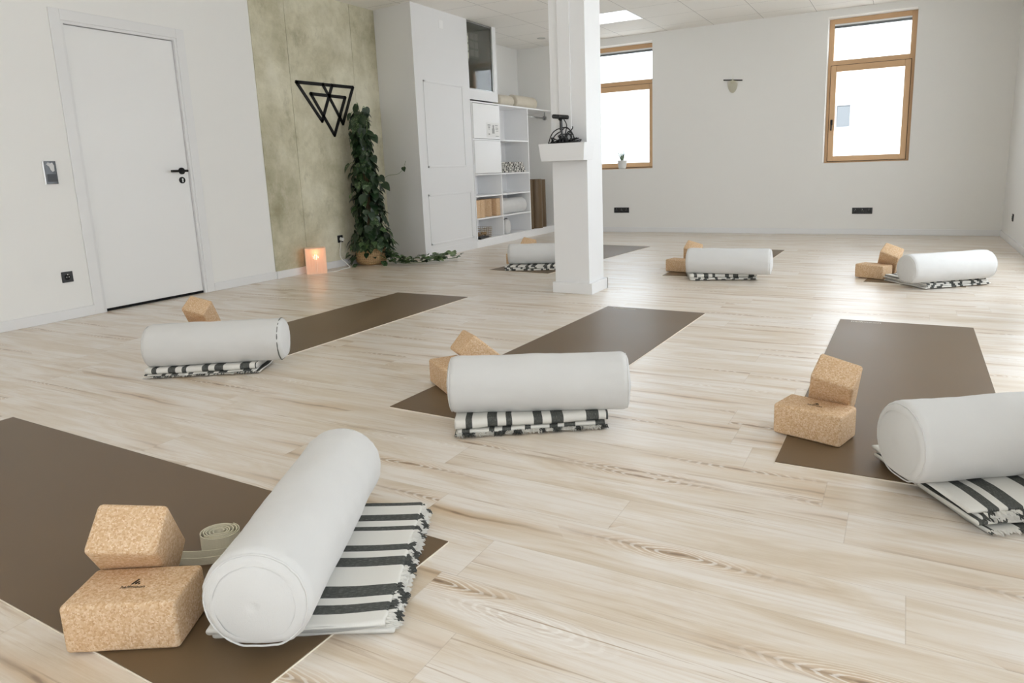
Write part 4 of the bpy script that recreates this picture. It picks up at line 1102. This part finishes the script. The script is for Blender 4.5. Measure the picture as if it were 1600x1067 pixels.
# cork blocks in the cubby: 2 upright on the left, 1+1 to the right
bm0 = bmesh.new(); box(bm0, -.075, .075, -.056, .056, 0, .236, .006, 3); up0 = obj('cork_block', bm0, M['cork']); auto_smooth(up0, 40); up0.data.name = 'upright_cork'
SPOTS = [(-5.045, 7.842, 0, 'leftmost upright cork block in the cubby, its end towards the room'), (-5.045, 7.957, 0, 'second upright cork block from the left in the cubby'), (-5.09, 8.22, RD(38), 'turned upright cork block third from the left in the cubby'), (-5.06, 8.385, RD(3), 'rightmost upright cork block in the cubby')]
for i, (x, y, a, lab) in enumerate(SPOTS):
    o = up0 if i == 0 else up0.copy()
    if i: COL.objects.link(o)
    o.location = (x, y, .386); o.rotation_euler = (0, 0, a); tag(o, lab, 'yoga block', 'cork blocks stored upright in the cubby')
# wire basket + dark book
wb = thing('wire_basket', 'small brass wire basket of tan fittings in the bottom left cubby', 'basket', (-5.12, 8.07, .106))
M['brass'] = mat('brass_wire', (.34, .24, .13), .4, .5, .7)
bm = bmesh.new(); bw, bd, bh = .165, .11, .135
for k in range(13):
    y = -bw + 2 * bw * k / 12
    for x in (-bd, bd): tube(bm, [(x * .9, y * .92, .003), (x, y, bh)], .002, 4)
for k in range(8):
    x = -bd + 2 * bd * k / 7
    for y in (-bw, bw): tube(bm, [(x * .9, y * .92, .003), (x, y, bh)], .002, 4)
for j in range(6):
    f = j / 5; a, b_ = bd * (.9 + .1 * f), bw * (.92 + .08 * f); tube(bm, [(-a, -b_, .003 + f * (bh - .003)), (a, -b_, .003 + f * (bh - .003)), (a, b_, .003 + f * (bh - .003)), (-a, b_, .003 + f * (bh - .003))], .0026, 4, True)
obj('wire_cage', bm, M['brass'], wb)
bm = bmesh.new()
for k in range(9):
    bmesh.ops.create_icosphere(bm, subdivisions=1, radius=.03, matrix=Matrix.Translation((rr.uniform(-.06, .06), rr.uniform(-.11, .11), .035 + .02 * rr.random())))
obj('contents', bm, mat('tan_bits', (.42, .27, .14), .7), wb)
bk = thing('tablet_case', 'flat dark case lying in front of the wire basket', 'case', (-5.0, 7.93, .106), RD(12))
bm = bmesh.new(); box(bm, -.035, .035, -.11, .22, 0, .022, .004, 2); obj('case', bm, M['black'], bk)
bm = bmesh.new(); box(bm, -.03, .02, -.10, .12, .0225, .034, .003, 2); obj('lid', bm, mat('slate', (.05, .06, .075), .4), bk)

# ================================================================== LIGHT
w = bpy.data.worlds.new('sky'); S.world = w; w.use_nodes = True
bg = w.node_tree.nodes['Background']; bg.inputs[0].default_value = (.88, .945, 1.0, 1); bg.inputs[1].default_value = 2.2
sn = bpy.data.lights.new('sun', 'SUN'); sn.energy = 9; sn.angle = RD(3); sn.color = (.88, .95, 1)
so = bpy.data.objects.new('sun', sn); COL.objects.link(so); so.rotation_euler = Vector((.30, .75, -.62)).to_track_quat('-Z', 'Y').to_euler(); so.location = (-6, -12, 14)
def portal(axis, c, p0, p1, z0, z1, sgn):
    l = bpy.data.lights.new('portal', 'AREA'); l.shape = 'RECTANGLE'; l.size = p1 - p0; l.size_y = z1 - z0; l.cycles.is_portal = True
    o = bpy.data.objects.new('portal', l); COL.objects.link(o)
    cx = (p0 + p1) / 2; cz_ = (z0 + z1) / 2
    if axis == 'x': o.location = (c, cx, cz_); o.rotation_euler = (pi / 2, 0, RD(90) * sgn)
    else: o.location = (cx, c, cz_); o.rotation_euler = (pi / 2, 0, 0 if sgn > 0 else pi)
    return o
for a, b_, z0, z1 in RWIN: portal('x', XR + .18, a, b_, z0, z1, 1)
for a, b_, z0, z1 in FWIN: portal('y', YF - .15, a, b_, z0, z1, -1)
portal('y', YB + .3, W1[0], W1[1], W1[2], W1[3], 1); portal('y', YB + .3, W2[0], W2[1], W2[2], W2[3], 1)
# the lamp's own glow
l = bpy.data.lights.new('lamp_glow', 'POINT'); l.energy = .5; l.color = (1, .55, .25); l.shadow_soft_size = .03
o = bpy.data.objects.new('lamp_glow', l); COL.objects.link(o); o.location = (-5.455, 5.365, .22)

# ================================================================== CAMERA
cam = bpy.data.cameras.new('camera'); co = bpy.data.objects.new('camera', cam); COL.objects.link(co)
f_, yaw, pitch, roll, cy_, cx_ = 1086.247, -.494623, .191554, -.0356777, 475.319, 829.902
fwd = Vector((sin(yaw) * cos(pitch), cos(yaw) * cos(pitch), -sin(pitch))); right = Vector((cos(yaw), -sin(yaw), 0)); up = right.cross(fwd)
r2 = right * cos(roll) + up * sin(roll); u2 = -right * sin(roll) + up * cos(roll)
Mx = Matrix((r2, u2, -fwd)).transposed().to_4x4(); Mx.translation = (0, 0, 1.0); co.matrix_world = Mx
cam.sensor_width = 36; cam.sensor_fit = 'HORIZONTAL'; cam.lens = 36 * f_ / 1600
cam.shift_x = (800 - cx_) / 1600; cam.shift_y = -(533.5 - cy_) / 1600
cam.clip_start = .02; S.camera = co
S.view_settings.view_transform = 'Standard'; S.view_settings.look = 'None'; S.view_settings.gamma = 1; S.view_settings.exposure = .86
S.view_settings.use_curve_mapping = False
S.cycles.use_denoising = True
S.cycles.max_bounces = 10; S.cycles.diffuse_bounces = 7; S.cycles.glossy_bounces = 4; S.cycles.transparent_max_bounces = 16
S.cycles.sample_clamp_indirect = 8
